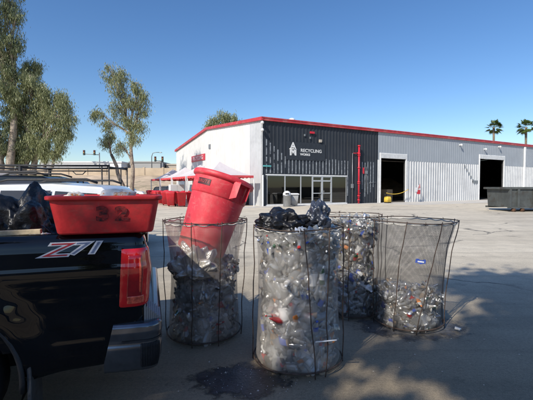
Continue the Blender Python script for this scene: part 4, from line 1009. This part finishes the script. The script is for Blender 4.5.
# Z71 decal
dy = HW + .0045 - .004
dc = thing('tmp', 'tmp', 'tmp'); bpy.data.objects.remove(dc)
zrot = (R(90 - 3), 0, R(180))
def decal(txt, m, x, z, size, sx, bold, off): return text('decal', txt, size, m, tk, (x, HW + off, z), zrot, sx, bold, .35, .0006)
decal('Z', M['decal_white'], .545, 1.205, .118, 2.0, .006, .0055); decal('Z', M['decal_red'], .545, 1.205, .118, 2.0, -.001, .0075)
decal('71', M['decal_white'], .375, 1.210, .104, 1.75, .0065, .0055); decal('71', M['decal_blue'], .375, 1.210, .104, 1.75, -.0005, .0075)
# bumper
BP = [(0.36, -.01), (.30, .035), (.20, .06), (.08, .075)]
def bpath(u):     # u 0..1 : along the side then round the corner then across the rear
    if u < .35: k = u / .35; return (.27 - .265 * k, HW - .005 + .02 * math.sin(k * math.pi / 2), 0, 1)
    if u < .65:
        a = (u - .35) / .3 * math.pi / 2; rr = .075; return (.005 - rr * math.sin(a), HW + .015 - rr + rr * math.cos(a), -math.sin(a), math.cos(a))
    k = (u - .65) / .35; return (-.07, HW + .015 - .075 - k * 1.66, -1, 0)
sec = [(-.10, .69), (-.02, .705), (.012, .70), (.026, .685), (.030, .64), (.022, .60), (.022, .57), (.028, .55), (.022, .46), (.0, .385), (-.05, .37)]
def bfn(u, v, sec=sec):
    x, y, nx, ny = bpath(u); k = v * (len(sec) - 1); i = min(int(k), len(sec) - 2); f = k - i
    o = sec[i][0] * (1 - f) + sec[i + 1][0] * f; z = sec[i][1] * (1 - f) + sec[i + 1][1] * f
    x += max(0, .27 - abs(x)) * 0; x -= (.06 * max(0, z - .45) / .25) * max(0, 1 - u / .3)
    return (x + nx * o, y + ny * o, z + (.02 if u < .2 else 0) * 0)
b = MB(); b.grid(bfn, 60, 40); bm_ = b.build('bumper', M['bumper'], tk)
b = MB()
for k in range(8):   # ribbed step rising from the bumper top towards the tailgate corner
    x0 = -.088 + k * .0135; zt = .712 + k * .014
    b.box(x0, x0 + .0085, HW - .26, HW - .045 + .004 * min(k, 5), .69, zt)
    b.box(x0 + .0085, x0 + .0135, HW - .26, HW - .050 + .004 * min(k, 5), .69, zt - .006)
b.build('step_pad', M['grey_metal'], bm_)
b = MB()
def pk_(u, v): 
    p = bfn(.30 + .22 * u, .60 + .27 * v); x, y, nx, ny = bpath(.30 + .22 * u); o = .006 + .006 * (1 if int(u * 24) % 2 else 0); return (p[0] + nx * o, p[1] + ny * o, p[2])
b.grid(pk_, 48, 6, smooth=False); b.build('corner_step', M['black_plastic'], bm_)
b = MB(); 
def tr_(u, v):
    p = bfn(.12 + .8 * u, .52 + .04 * v); x, y, nx, ny = bpath(.12 + .8 * u); return (p[0] + nx * .006, p[1] + ny * .006, p[2])
b.grid(tr_, 40, 2); b.build('bumper_groove', M['black_plastic'], bm_)
# mud flap
b = MB(); b.loft([(.10, .012, .12, .005), (.50, .012, .12, .005)], 2, smooth=False); b.build('mud_flap', mat('grey_mudflap', (.06, .06, .062), .6, 0, .3, 9, bump=.3), tk, (.69, HW - .10, .0))
b = MB(); b.tube([(.35, -.3, .42), (4.6, -.3, .45)], .06, 8); b.tube([(.35, .3, .42), (4.6, .3, .45)], .06, 8); b.box(.3, 1.0, -.5, .5, .33, .6); b.tube([(.2, -.55, .38), (.9, -.55, .38)], .05, 8); b.build('chassis', M['rubber'], tk)
# cab and nose (mostly out of frame)
prof = [(1.80, .42), (1.80, 1.27), (1.86, 1.66), (2.0, 1.76), (3.3, 1.78), (3.6, 1.70), (4.15, 1.27), (4.3, 1.2), (5.2, 1.1), (5.32, .9), (5.34, .5), (5.2, .38), (5.05, .42), (4.98, .6), (4.8, .8), (4.5, .86), (4.2, .8), (4.02, .6), (3.95, .42)]
_, wz = carbody(tk, 'cab', prof, HW, M['paint_black'], .17, 1.2, 1.78)
for gz_ in ([(2.0, 1.25), (2.02, 1.62), (2.75, 1.66), (2.75, 1.25)], [(2.82, 1.25), (2.82, 1.66), (3.45, 1.62), (3.85, 1.27)]):
    for s in (-1, 1): b = MB(); b.add([(x, s * (wz(z) + .006), z) for x, z in gz_], [(0, 1, 2, 3)]); b.build('window', M['dark_glass'], tk)

# ------------------------------------------------------------------ load on the truck
def local_to_world(T, p): return T.location + Matrix.Rotation(T.rotation_euler[2], 3, 'Z') @ Vector(p)
def crumple(name, m, loc, size, label, cat, seed, sub=5, amp=.32, group=None, rz=0, flat=.0, lobes=2.2):
    bm = bmesh.new(); bmesh.ops.create_icosphere(bm, subdivisions=sub, radius=1)
    for v in bm.verts:
        p = v.co.copy(); n = p.normalized()
        a = noise.noise(p * lobes + Vector((seed * 3.1, 0, seed))) * amp * 1.5
        # sharp plastic folds
        q = p * 2.6 + Vector((seed, seed * 2, 0)) + noise.noise_vector(p * 2.2) * .8; a -= abs(noise.noise(q)) * amp * .75
        q = Vector((p.x * 6, p.y * 6, p.z * 3)) + Vector((seed, 5, seed)) + noise.noise_vector(p * 4) * .9; a -= abs(noise.noise(q)) * amp * .30
        q = p * 14 + Vector((seed, 9, seed)); a -= abs(noise.noise(q)) * amp * .09
        r_ = 1.12 + a; z = n.z * r_
        if z < -flat: z = -flat + (z + flat) * .25
        v.co = Vector((n.x * r_ * size[0], n.y * r_ * size[1], z * size[2]))
    me = bpy.data.meshes.new(name); bm.to_mesh(me); bm.free(); me.materials.append(m)
    me.polygons.foreach_set('use_smooth', [True] * len(me.polygons))
    o = bpy.data.objects.new(name, me); link(o); o.location = loc; o.rotation_euler = (0, 0, rz); return tag(o, label, cat, group)
def onbed(x, y, z): return local_to_world(tk, (x, y, z))
# red tub standing on the bed rail
tub = thing('plastic_tub', 'wide red plastic tub marked 32 resting on the truck bed rail', 'tub', onbed(.243, .735, 1.300), TR)
hx, hy, H_ = .335, .235, .245
b = MB(); b.loft([(.0, hx - .055, hy - .045, .04), (.012, hx - .045, hy - .035, .045), (H_ - .03, hx - .008, hy - .006, .05), (H_ - .03, hx + .004, hy + .008, .055), (H_ - .022, hx + .014, hy + .016, .06), (H_ - .004, hx + .014, hy + .016, .06), (H_, hx + .006, hy + .008, .055), (H_, hx - .008, hy - .006, .05), (H_ - .008, hx - .016, hy - .014, .045), (.02, hx - .052, hy - .042, .04)], 8)
b.build('tub_body', M['red_tub'], tub, auto=50)
rot = (R(90 + 10.2), 0, R(180))
for ch, dx in (('3', .055), ('2', -.060)):
    text('stencil_digit', ch, .125, M['stencil'], tub, (-.035 + dx, hy - .0455 + .039 * (.125 - .012) / .203 + .0115, .125), rot, 1.25, .006, .0, .0006)
crumple('paper_bag', mat('white_orange_wrapper', (.70, .66, .60), .55, 0, .1, 12, dirt=(.62, .24, .05), dscale=9, dth=(.53, .6)), onbed(.19, .70, 1.515), (.125, .10, .062), 'large white and orange wrapper heaped at the right in the red tub', 'wrapper', 3, 4, .22)
crumple('paper_bag', mat('white_orange_wrapper_small', (.74, .70, .62), .55, 0, .1, 12, dirt=(.65, .22, .05), dscale=12, dth=(.55, .6)), onbed(.46, .72, 1.52), (.06, .06, .045), 'small white and orange wrapper at the left end of the red tub', 'wrapper', 5, 4, .22)
crumple('paper_bag', M['clear2'], onbed(.33, .66, 1.47), (.12, .09, .05), 'crumpled clear plastic lying between the wrappers in the red tub', 'plastic', 8, 4, .3)
# black bags in the bed
crumple('bin_bag', M['black_bag'], onbed(.86, .30, 1.15), (.27, .30, .34), 'large crumpled black bin bag in the truck bed left of the red tub', 'bin bag', 12, 6, .34)
crumple('bin_bag', M['black_bag'], onbed(1.22, .42, 1.13), (.30, .30, .30), 'black bin bag in the truck bed at the left edge of the photo', 'bin bag', 21, 6, .34)
crumple('bin_bag', M['black_bag'], onbed(.40, -.2, .95), (.33, .40, .30), 'black bin bag lying in the truck bed behind the red tub', 'bin bag', 33, 5, .34)
crumple('bin_bag', M['clear2'], onbed(.70, .62, 1.20), (.07, .1, .08), 'small grey plastic bag squeezed between black bag and red tub', 'bin bag', 41, 5, .4)
b = MB(); b.box(-.16, .16, -.02, .02, 0, .03); tag(b.build('timber_batten', M['wood'], None, onbed(.80, .81, 1.297), (0, R(1.5), TR + R(-2)), bevel=.003), 'short pale timber batten lying along the truck bed rail', 'batten')

# ------------------------------------------------------------------ crushed bottles
def proto(seed, kind):
    r = random.Random(seed); n = 9
    if kind == 'bottle': prof = [(0, -.105), (.028, -.105), (.033, -.095), (.032, -.04), (.030, -.035), (.031, .03), (.029, .05), (.014, .085), (.012, .105), (.0, .106)]; lab = (3, 5)
    elif kind == 'can': prof = [(0, -.06), (.026, -.06), (.033, -.05), (.033, 0), (.033, .05), (.026, .06), (0, .058)]; lab = (2, 4)
    elif kind == 'jug': prof = [(0, -.13), (.055, -.13), (.062, -.11), (.060, .0), (.058, .05), (.02, .11), (.018, .135), (0, .136)]; lab = (2, 4)
    else: prof = [(.0, -.055), (.032, -.055), (.040, .05), (.043, .055), (.038, .05), (.03, -.04), (0, -.045)]; lab = (9, 9)
    fl = r.uniform(.35, .85); bend = r.uniform(-3, 3); V = []; F = []; T = []
    ph = r.uniform(0, 6); so2 = Vector((seed, seed * .3, 0))
    for i, (rr, z) in enumerate(prof):
        for j in range(n):
            a = 2 * math.pi * j / n
            p = Vector((rr * math.cos(a), rr * math.sin(a) * fl, z))
            p += noise.noise_vector(p * 24 + so2) * .0095
            p.x += bend * (z * z) * .8; V.append(p)
    for i in range(len(prof) - 1):
        for j in range(n): F.append((i * n + j, i * n + (j + 1) % n, (i + 1) * n + (j + 1) % n, (i + 1) * n + j)); T.append(2 if (kind in ('bottle', 'jug') and i >= len(prof) - 3) else 1 if lab[0] <= i < lab[1] else 0)
    return V, F, T
PROT = [proto(i, ('bottle', 'bottle', 'can', 'bottle', 'jug', 'cup')[i % 6]) for i in range(18)]
HM = ['clear', 'clear2', 'clear3', 'green', 'amber', 'can', 'lab_blue', 'lab_red', 'lab_white', 'lab_orange', 'lab_brown', 'core']
def heap(name, cx, cy, Rf, z0, z1, n, seed, label, top_fn=None, mix=None, core=True, inset=.052, shape=None):
    r = random.Random(seed); b = MB()
    mix = mix or [('clear', 32), ('clear2', 18), ('clear3', 26), ('green', 1), ('amber', 7), ('can', 6), ('lab_white', 3), ('lab_brown', 7), ('core', 8)]
    names = [m for m, k in mix for _ in range(k)]
    for q in range(n):
        pi_ = r.randrange(len(PROT)); V, F, T = PROT[pi_]
        th = r.uniform(0, 2 * math.pi); z = r.uniform(z0, z1)
        ztop = z1 if top_fn is None else top_fn(th)
        if q < n * .78:
            if z > ztop: z = z0 + (z - z0) * (ztop - z0) / (z1 - z0 + 1e-6) if ztop < z1 else z
            rad = Rf(z) - inset - abs(r.gauss(0, .05))
            flat = True
        else:
            rad = Rf(ztop) * math.sqrt(r.random()) * .93; z = ztop + r.uniform(-.07, .03) + .03 * math.cos(rad * 5); flat = False
        if shape: dx, dy = shape(z)
        else: dx = dy = 0
        c = Vector((cx + dx + rad * math.cos(th), cy + dy + rad * math.sin(th), max(z, .05)))
        # lie against the net: axis roughly tangential/vertical
        if flat:
            e = Euler((r.gauss(0, .35), 0, 0)); ax = Matrix.Rotation(th, 3, 'Z') @ Matrix.Rotation(r.uniform(0, math.pi), 3, 'X') @ Matrix.Rotation(r.gauss(0, .35), 3, 'Y') @ Matrix.Rotation(r.gauss(math.pi / 2, .3), 3, 'Z')
        else: ax = Euler((r.uniform(0, 6), r.uniform(0, 6), r.uniform(0, 6))).to_matrix()
        s = r.uniform(.42, .80); mn = HM.index(r.choice(names)); ln = HM.index(r.choice(['clear'] * 12 + ['clear3'] * 8 + ['lab_white'] * 4 + ['clear2'] * 8 + ['clear'] * 8 + ['lab_blue', 'lab_red', 'lab_blue', 'lab_orange', 'lab_brown']))
        b0 = len(b.v); b.v += [tuple(c + ax @ (p * s)) for p in V]
        cp = HM.index(r.choice(['lab_white'] * 5 + ['clear2'] * 6 + ['clear'] * 4 + ['lab_blue', 'green', 'lab_red'])); smo = r.random() < .6
        for f, t_ in zip(F, T): b.f.append([b0 + k for k in f]); b.mi.append(cp if t_ == 2 else ln if t_ else mn); b.sm.append(smo)
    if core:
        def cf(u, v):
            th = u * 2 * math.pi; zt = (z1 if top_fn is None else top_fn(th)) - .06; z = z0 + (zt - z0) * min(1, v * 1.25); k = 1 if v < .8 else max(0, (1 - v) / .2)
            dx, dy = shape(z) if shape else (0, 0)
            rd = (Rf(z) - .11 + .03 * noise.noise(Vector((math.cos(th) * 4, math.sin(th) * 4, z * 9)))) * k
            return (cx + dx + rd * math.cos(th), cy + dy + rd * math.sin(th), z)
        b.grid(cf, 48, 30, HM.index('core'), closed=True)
    o = b.build(name, [M[k] for k in HM]); return tag(o, label, 'bottles', None, 'stuff')

def net_bag(label, cx, cy, r_top, r_mid, r_bot, h, net, seed, rods, top_off=(0, 0), squash=1.0, rodbow=.03, hem=True):
    t = thing('mesh_collection_bag', label, 'mesh bag', (cx, cy, 0), 0, 'tall net collection bags on steel hoops'); r = random.Random(seed)
    def off(z): k = (z / h) ** 1.5; return top_off[0] * k, top_off[1] * k
    def rad(z):
        k = z / h
        if k < .5: q = k / .5; q = q * q * (3 - 2 * q); return r_bot + (r_mid - r_bot) * q
        q = (k - .5) / .5; q = q ** 2.2; return r_mid + (r_top - r_mid) * q
    rz_ = [a for a, _, _ in rods]
    def fn(u, v):
        th = u * 2 * math.pi; z = .03 + (h - .04) * v; k = v
        # net is hung from the hoop: slight scallops at the top, slack wrinkles lower
        rr = rad(z) * (1 + .018 * noise.noise(Vector((math.cos(th) * 3, math.sin(th) * 3, z * 2.2 + seed))) + .010 * noise.noise(Vector((math.cos(th) * 9, math.sin(th) * 9, z * 3 + seed))))
        if v > .985: z -= .016 * abs(math.sin(th * 9 + seed))
        dx, dy = off(z)
        if z < .10: rr *= 1 - .10 * ((.10 - z) / .10) ** 2
        return (dx + rr * math.cos(th), dy + rr * math.sin(th) * squash, z)
    b = MB(); NU, NV = 120, 60; b.grid(fn, NU, NV)
    # floor of the bag
    b.add([fn(i / NU, 0) for i in range(NU)], [tuple(range(NU))[::-1]])
    o = b.build('netting', net, t); me = o.data; uvl = me.uv_layers.new(name='UV')
    for li, lp in enumerate(me.loops):
        vi = lp.vertex_index
        if vi < (NU + 1) * (NV + 1): uvl.data[li].uv = ((vi % (NU + 1)) / NU, (vi // (NU + 1)) / NV)
    if hem:
        b = MB(); b.tube([fn(i / 90, 1.0) for i in range(90)], .0075, 5, closed=True); b.build('hem', M['hem'], t)
    b = MB(); pts = []
    for i in range(64):
        a = 2 * math.pi * i / 64; dx, dy = off(h); pts.append((dx + (r_top + .014) * math.cos(a), dy + (r_top + .014) * math.sin(a) * squash, h + .006 * math.sin(3 * a + seed)))
    b.tube(pts, .0056, 7, closed=True); b.build('top_hoop', M['steel_dark'], t)
    b = MB(); b.tube([((r_bot + .022) * math.cos(2 * math.pi * i / 64), (r_bot + .022) * math.sin(2 * math.pi * i / 64) * squash, .055 + .008 * math.sin(2 * math.pi * i / 64 * 2 + seed)) for i in range(64)], .0075, 7, closed=True)
    b.build('bottom_hoop', M['steel_dark'], t)
    for (a0, a1, bow) in rods:
        b = MB(); pts = []
        for k in range(15):
            v = k / 14; z = .01 + (h + .005) * v; a = R(a0 + (a1 - a0) * (1 - v)); dx, dy = off(z)
            rr = (r_bot + .03) * (1 - v) + (r_top + .02) * v - bow * math.sin(math.pi * v)
            rr = max(rr, rad(min(z, h)) + .014)
            pts.append((dx + rr * math.cos(a), dy + rr * math.sin(a) * squash, z))
        b.tube([Vector(p) + Vector((noise.noise(Vector((p[0] * 2, k_ * .35, seed))), noise.noise(Vector((p[1] * 2, k_ * .35, seed + 5))), 0)) * .016 for k_, p in enumerate(pts)], .005, 6); b.build('rod', M['steel_dark'], t)
    for k in range(9):     # wire ties on the hoop
        a = R(k * 40 + seed * 7); dx, dy = off(h); b = MB(); c = Vector((dx + (r_top + .012) * math.cos(a), dy + (r_top + .012) * math.sin(a) * squash, h)); 
        b.tube([c + Vector((0, 0, .016)), c + Vector((.012 * math.cos(a), .012 * math.sin(a), 0)), c + Vector((0, 0, -.02))], .003, 5); b.build('wire_tie', M['steel_dark'], t)
    return t, rad, off
# bag A: left one, holding the tilted red can
tA, radA, offA = net_bag('net bag at the left with the tilted red can sticking out of its top', -.68, 4.00, .435, .355, .375, 1.245, M['net_a'], 2, [(188, 186, .0), (262, 262, .02), (300, 300, .01), (352, 354, .0), (90, 90, .02), (140, 140, .02)], (.02, 0))
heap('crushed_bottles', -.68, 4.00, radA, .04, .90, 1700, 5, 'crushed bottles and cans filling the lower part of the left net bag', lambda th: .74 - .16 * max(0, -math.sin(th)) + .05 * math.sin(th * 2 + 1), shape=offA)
# bag B: centre
tB, radB, offB = net_bag('full net bag in the centre, nearest the viewer, topped with black bags', .29, 3.40, .385, .365, .385, 1.245, M['net_b'], 4, [(184, 182, .0), (272, 286, -.01), (304, 300, .0), (352, 350, .0), (90, 90, .0)], (.0, 0))
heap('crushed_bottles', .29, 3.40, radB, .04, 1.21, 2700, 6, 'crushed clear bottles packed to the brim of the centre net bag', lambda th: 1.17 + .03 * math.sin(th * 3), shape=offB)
# bag C: behind
tC, radC, offC = net_bag('full net bag standing behind the centre bag', 1.03, 4.77, .43, .385, .40, 1.245, M['net_c'], 7, [(200, 200, .0), (262, 262, .0), (318, 318, .0), (352, 352, .0), (90, 90, .0)], (.0, 0))
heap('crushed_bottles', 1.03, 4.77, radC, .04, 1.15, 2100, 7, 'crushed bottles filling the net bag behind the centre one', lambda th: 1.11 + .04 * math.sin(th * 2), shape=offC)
# bag D: right, mostly empty
tD, radD, offD = net_bag('mostly empty net bag at the right with bottles only in its lower third', 1.665, 4.33, .455, .375, .375, 1.215, M['net_d'], 9, [(186, 184, .0), (240, 228, -.01), (285, 262, -.01), (335, 330, .03), (359, 352, .05), (110, 110, .0)], (.06, 0))
heap('crushed_bottles', 1.665, 4.33, radD, .04, .40, 950, 8, 'silvery crushed bottles in the bottom of the right net bag', lambda th: .37 + .04 * math.sin(th * 2 + 2), [('clear', 24), ('clear2', 26), ('clear3', 14), ('can', 12), ('lab_white', 6), ('amber', 6), ('lab_brown', 6), ('green', 1), ('core', 5)][:], shape=offD)
# blue tag on the right net
lb = MB(); lb.grid(lambda u, v: (-.055 + .11 * u, -.004 * math.sin(u * 3.1), -.022 + .044 * v + .006 * math.sin(u * 9)), 10, 2)
tagp = lb.build('paper_tag', M['lab_blue'], None, (1.655, 4.33 - .382, .80), (0, R(8), 0)); tag(tagp, 'small blue and white tag caught on the right net bag', 'tag')
lw = MB(); lw.grid(lambda u, v: (-.035 + .07 * u, -.006, -.008 + .014 * v), 6, 1); lw.build('tag_print', M['lab_white'], tagp)

# individually visible coloured bottles pressed against the nets
pm = []
for i in range(6):
    V, F, T = PROT[(0, 1, 3, 4, 2, 9)[i]]; pm.append((V, F, T))
def bottle(i, body, lab, loc, rot, label, cat='bottle', s=.8):
    V, F, T = pm[i]; b = MB(); b.add([p * s for p in V], F, True); b.mi = [1 if t_ else 0 for t_ in T]
    return tag(b.build('crushed_bottle' if cat == 'bottle' else 'crushed_can', [M[body], M[lab]], None, loc, rot), label, cat, 'bottles showing through the net bags')
def onbag(cx, cy, rad, ang, z, inn=.015): a = R(ang); return (cx + (rad(z) - inn) * math.cos(a), cy + (rad(z) - inn) * math.sin(a), z)
cA, cB, cC, cD = (-.66, 4.00), (.29, 3.40), (1.03, 4.77), (1.685, 4.33)
for (bg_, rd, nm, items) in ((cB, radB, 'centre net bag', (
      (0, 'clear', 'lab_blue', 222, 1.06, 20, 'blue labelled bottle near the upper left of the'), (1, 'clear2', 'lab_red', 225, .50, 80, 'red labelled bottle low at the left of the'),
      (3, 'lab_red', 'lab_red', 238, .47, 70, 'crushed red jug low at the left of the'), (0, 'clear', 'lab_blue', 290, .42, 30, 'bottle with blue label low at the front of the'), (2, 'lab_orange', 'lab_orange', 262, .50, 50, 'orange bottle low in the middle of the'),
      (1, 'green', 'lab_white', 300, .85, 10, 'green bottle at mid height of the'), (5, 'clear2', 'lab_orange', 312, .26, 60, 'milky bottle with orange label at the foot of the'), (0, 'clear2', 'lab_white', 250, .80, 100, 'white labelled milky bottle halfway up the'), (2, 'clear2', 'lab_blue', 205, .36, 5, 'blue labelled bottle near the lower left edge of the'))),
     (cA, radA, 'left net bag', ((1, 'clear2', 'lab_red', 300, .22, 60, 'red labelled bottle near the foot of the'), (4, 'can', 'lab_white', 250, .30, 20, 'white labelled can low in the'), (2, 'lab_brown', 'lab_orange', 270, .45, 80, 'brown and orange bottle in the middle of the'), (0, 'green', 'lab_white', 230, .35, 120, 'green bottle at lower left of the'))),
     (cC, radC, 'net bag behind the centre one', ((1, 'green', 'lab_red', 275, .75, 40, 'green bottle with red label in the'), (0, 'clear2', 'lab_red', 260, 1.08, 70, 'milky bottle with red label near the top of the'), (3, 'clear2', 'lab_white', 300, .40, 110, 'milky jug low in the'))),
     (cD, radD, 'right net bag', ((4, 'can', 'lab_red', 250, .20, 40, 'can with red band at the foot of the'), (0, 'clear2', 'lab_white', 285, .30, 70, 'white labelled bottle in the'), (2, 'clear2', 'lab_orange', 265, .36, 110, 'bottle with orange label near the heap top in the')))):
    for (i, bo, la, ang, z, tw, lbl) in items:
        bottle(i, bo, la, onbag(bg_[0], bg_[1], rd, ang, z), (R(tw), R(rng.uniform(-15, 15)), R(ang + 90)), f'{lbl} {nm}', 'can' if i == 4 and bo == 'can' else 'bottle')

# black bags on the centre bag
crumple('bin_bag', M['black_bag'], (.145, 3.30, 1.26), (.20, .18, .13), 'flat crumpled black bin bag on the left of the centre bag top', 'bin bag', 51, 6, .27, flat=.3)
crumple('bin_bag', M['grey_bag'], (.475, 3.38, 1.29), (.105, .13, .165), 'upright blue black bin bag on the right of the centre bag top', 'bin bag', 63, 6, .27, flat=.4)
crumple('bin_bag', M['black_bag'], (.36, 3.36, 1.25), (.12, .16, .07), 'small black bin bag lying between the two larger ones on the centre bag', 'bin bag', 71, 5, .36)
crumple('plastic_scrap', M['lab_white'], (.285, 3.03, 1.235), (.035, .03, .035), 'white plastic scrap hanging over the rim of the centre bag', 'plastic scrap', 81, 4, .4)
# pale crumpled sheeting in the left bag
crumple('plastic_sheeting', plastic('grey_sheeting', (.85, .80, .70), .05, .25), (-.74, 3.80, .74), (.215, .185, .25), 'crumpled pale clear sheeting under the red can in the left net bag', 'plastic sheeting', 91, 6, .36)
b = MB(); b.tube([(0, 0, 0), (.17, -.02, .025)], .006, 6); tag(b.build('thin_stick', M['lab_white'], None, (.40, 2.98, .335), None), 'short pale stick caught across the front of the centre bag', 'stick')

# ------------------------------------------------------------------ big tilted red can
can = thing('red_trash_can', 'large round red trash can tilted in the top of the left net bag', 'trash can', (-.73, 4.05, .885)); can.scale = (1.1, 1.1, 1.1)
ax = Vector((.300, .155, .95)).normalized(); can.rotation_mode = 'QUATERNION'; can.rotation_quaternion = ax.to_track_quat('Z', 'Y')
can.rotation_mode = 'XYZ'; can.rotation_euler = ax.to_track_quat('Z', 'Y').to_euler()
b = MB(); CH = .80
b.lathe([(0, .0), (.215, .0), (.232, .012), (.236, .03), (.272, .56), (.277, .565), (.284, .575), (.290, .725), (.296, .73), (.312, .738), (.318, .75), (.318, .775), (.310, .787), (.298, .79), (.286, .782), (.280, .74), (.262, .56), (.225, .03), (0, .025)], n=72)
b.build('can_body', M['red_bin'], can, auto=40)
inv = ax.to_track_quat('Z', 'Y').to_matrix().inverted()
def can_dir(v): p = inv @ Vector(v); p.z = 0; p.normalize(); return math.atan2(p.y, p.x)
for v in ((.72, -.69, 0), (-.72, .69, 0)):
    a = can_dir(v); b = MB(); Q = Matrix.Rotation(a, 3, 'Z')
    def H(x, y, z): return Q @ Vector((x, y, z))
    # moulded handle pocket: side cheeks and grip shelf
    for s in (-1, 1): b.add([H(.283, s * .075, .57), H(.345, s * .06, .60), H(.35, s * .06, .735), H(.29, s * .085, .75), H(.283, s * .09, .57), H(.35, s * .068, .60), H(.355, s * .068, .735), H(.29, s * .095, .75)], [(0, 1, 2, 3), (7, 6, 5, 4), (1, 5, 6, 2), (0, 4, 5, 1), (2, 6, 7, 3)])
    b.add([H(.29, -.075, .735), H(.355, -.066, .735), H(.355, .066, .735), H(.29, .075, .735), H(.29, -.075, .75), H(.355, -.066, .75), H(.355, .066, .75), H(.29, .075, .75)], [(0, 1, 2, 3), (7, 6, 5, 4), (0, 4, 5, 1), (1, 5, 6, 2), (2, 6, 7, 3)])
    b.build('handle', M['red_bin'], can)
a0 = can_dir((-.52, -.85, 0)); b = MB()
b.grid(lambda u, v: ((.2885 + .0025 + (v) * .002) * math.cos(a0 - .26 + .52 * u), (.2885 + .0025 + v * .002) * math.sin(a0 - .26 + .52 * u), .635 + .06 * v), 12, 1)
pl = b.build('label_plate', M['dark_label'], can)
for k, ch in enumerate('BRUTE'):
    aa = a0 - .2 + .1 * k; rr_ = .2945; text('plate_letter', ch, .042, M['label_text'], pl, (rr_ * math.cos(aa), rr_ * math.sin(aa), .665), (R(90), 0, aa + R(90)), 1, .001, 0, .0004)

# ------------------------------------------------------------------ litter on the ground
r = random.Random(3); V = MB()
for k in range(70):
    a = r.uniform(0, 6.28); q = r.random() ** .5; x = -.15 + q * .42 * math.cos(a); y = 3.02 + q * .28 * math.sin(a); s = r.uniform(.0015, .0045)
    V.add([(x - s, y - s * .6, .009), (x + s, y - s, .0095), (x + s * .5, y + s, .012), (x - s, y + s * .7, .009)], [(0, 1, 2, 3)])
tag(V.build('glass_chips', M['can']), 'scattered pale glass chips on the wet patch', 'glass chips', None, 'stuff')
V = MB()
for k in range(260):
    x = r.uniform(-1.0, 4.2); y = r.uniform(2.7, 9); s = r.uniform(.003, .011)
    V.add([(x - s, y - s * .6, .004), (x + s, y - s, .004), (x + s * .5, y + s, .004), (x, y, .004 + s)], [(0, 1, 3), (1, 2, 3), (2, 0, 3)])
tag(V.build('gravel', M['tilt_tan']), 'small scattered grit and chips on the asphalt', 'grit', None, 'stuff')
bottle(4, 'can', 'lab_white', (2.12, 4.05, .03), (R(90), 0, R(40)), 'flattened can lying on the ground right of the right net bag', 'can', .55)
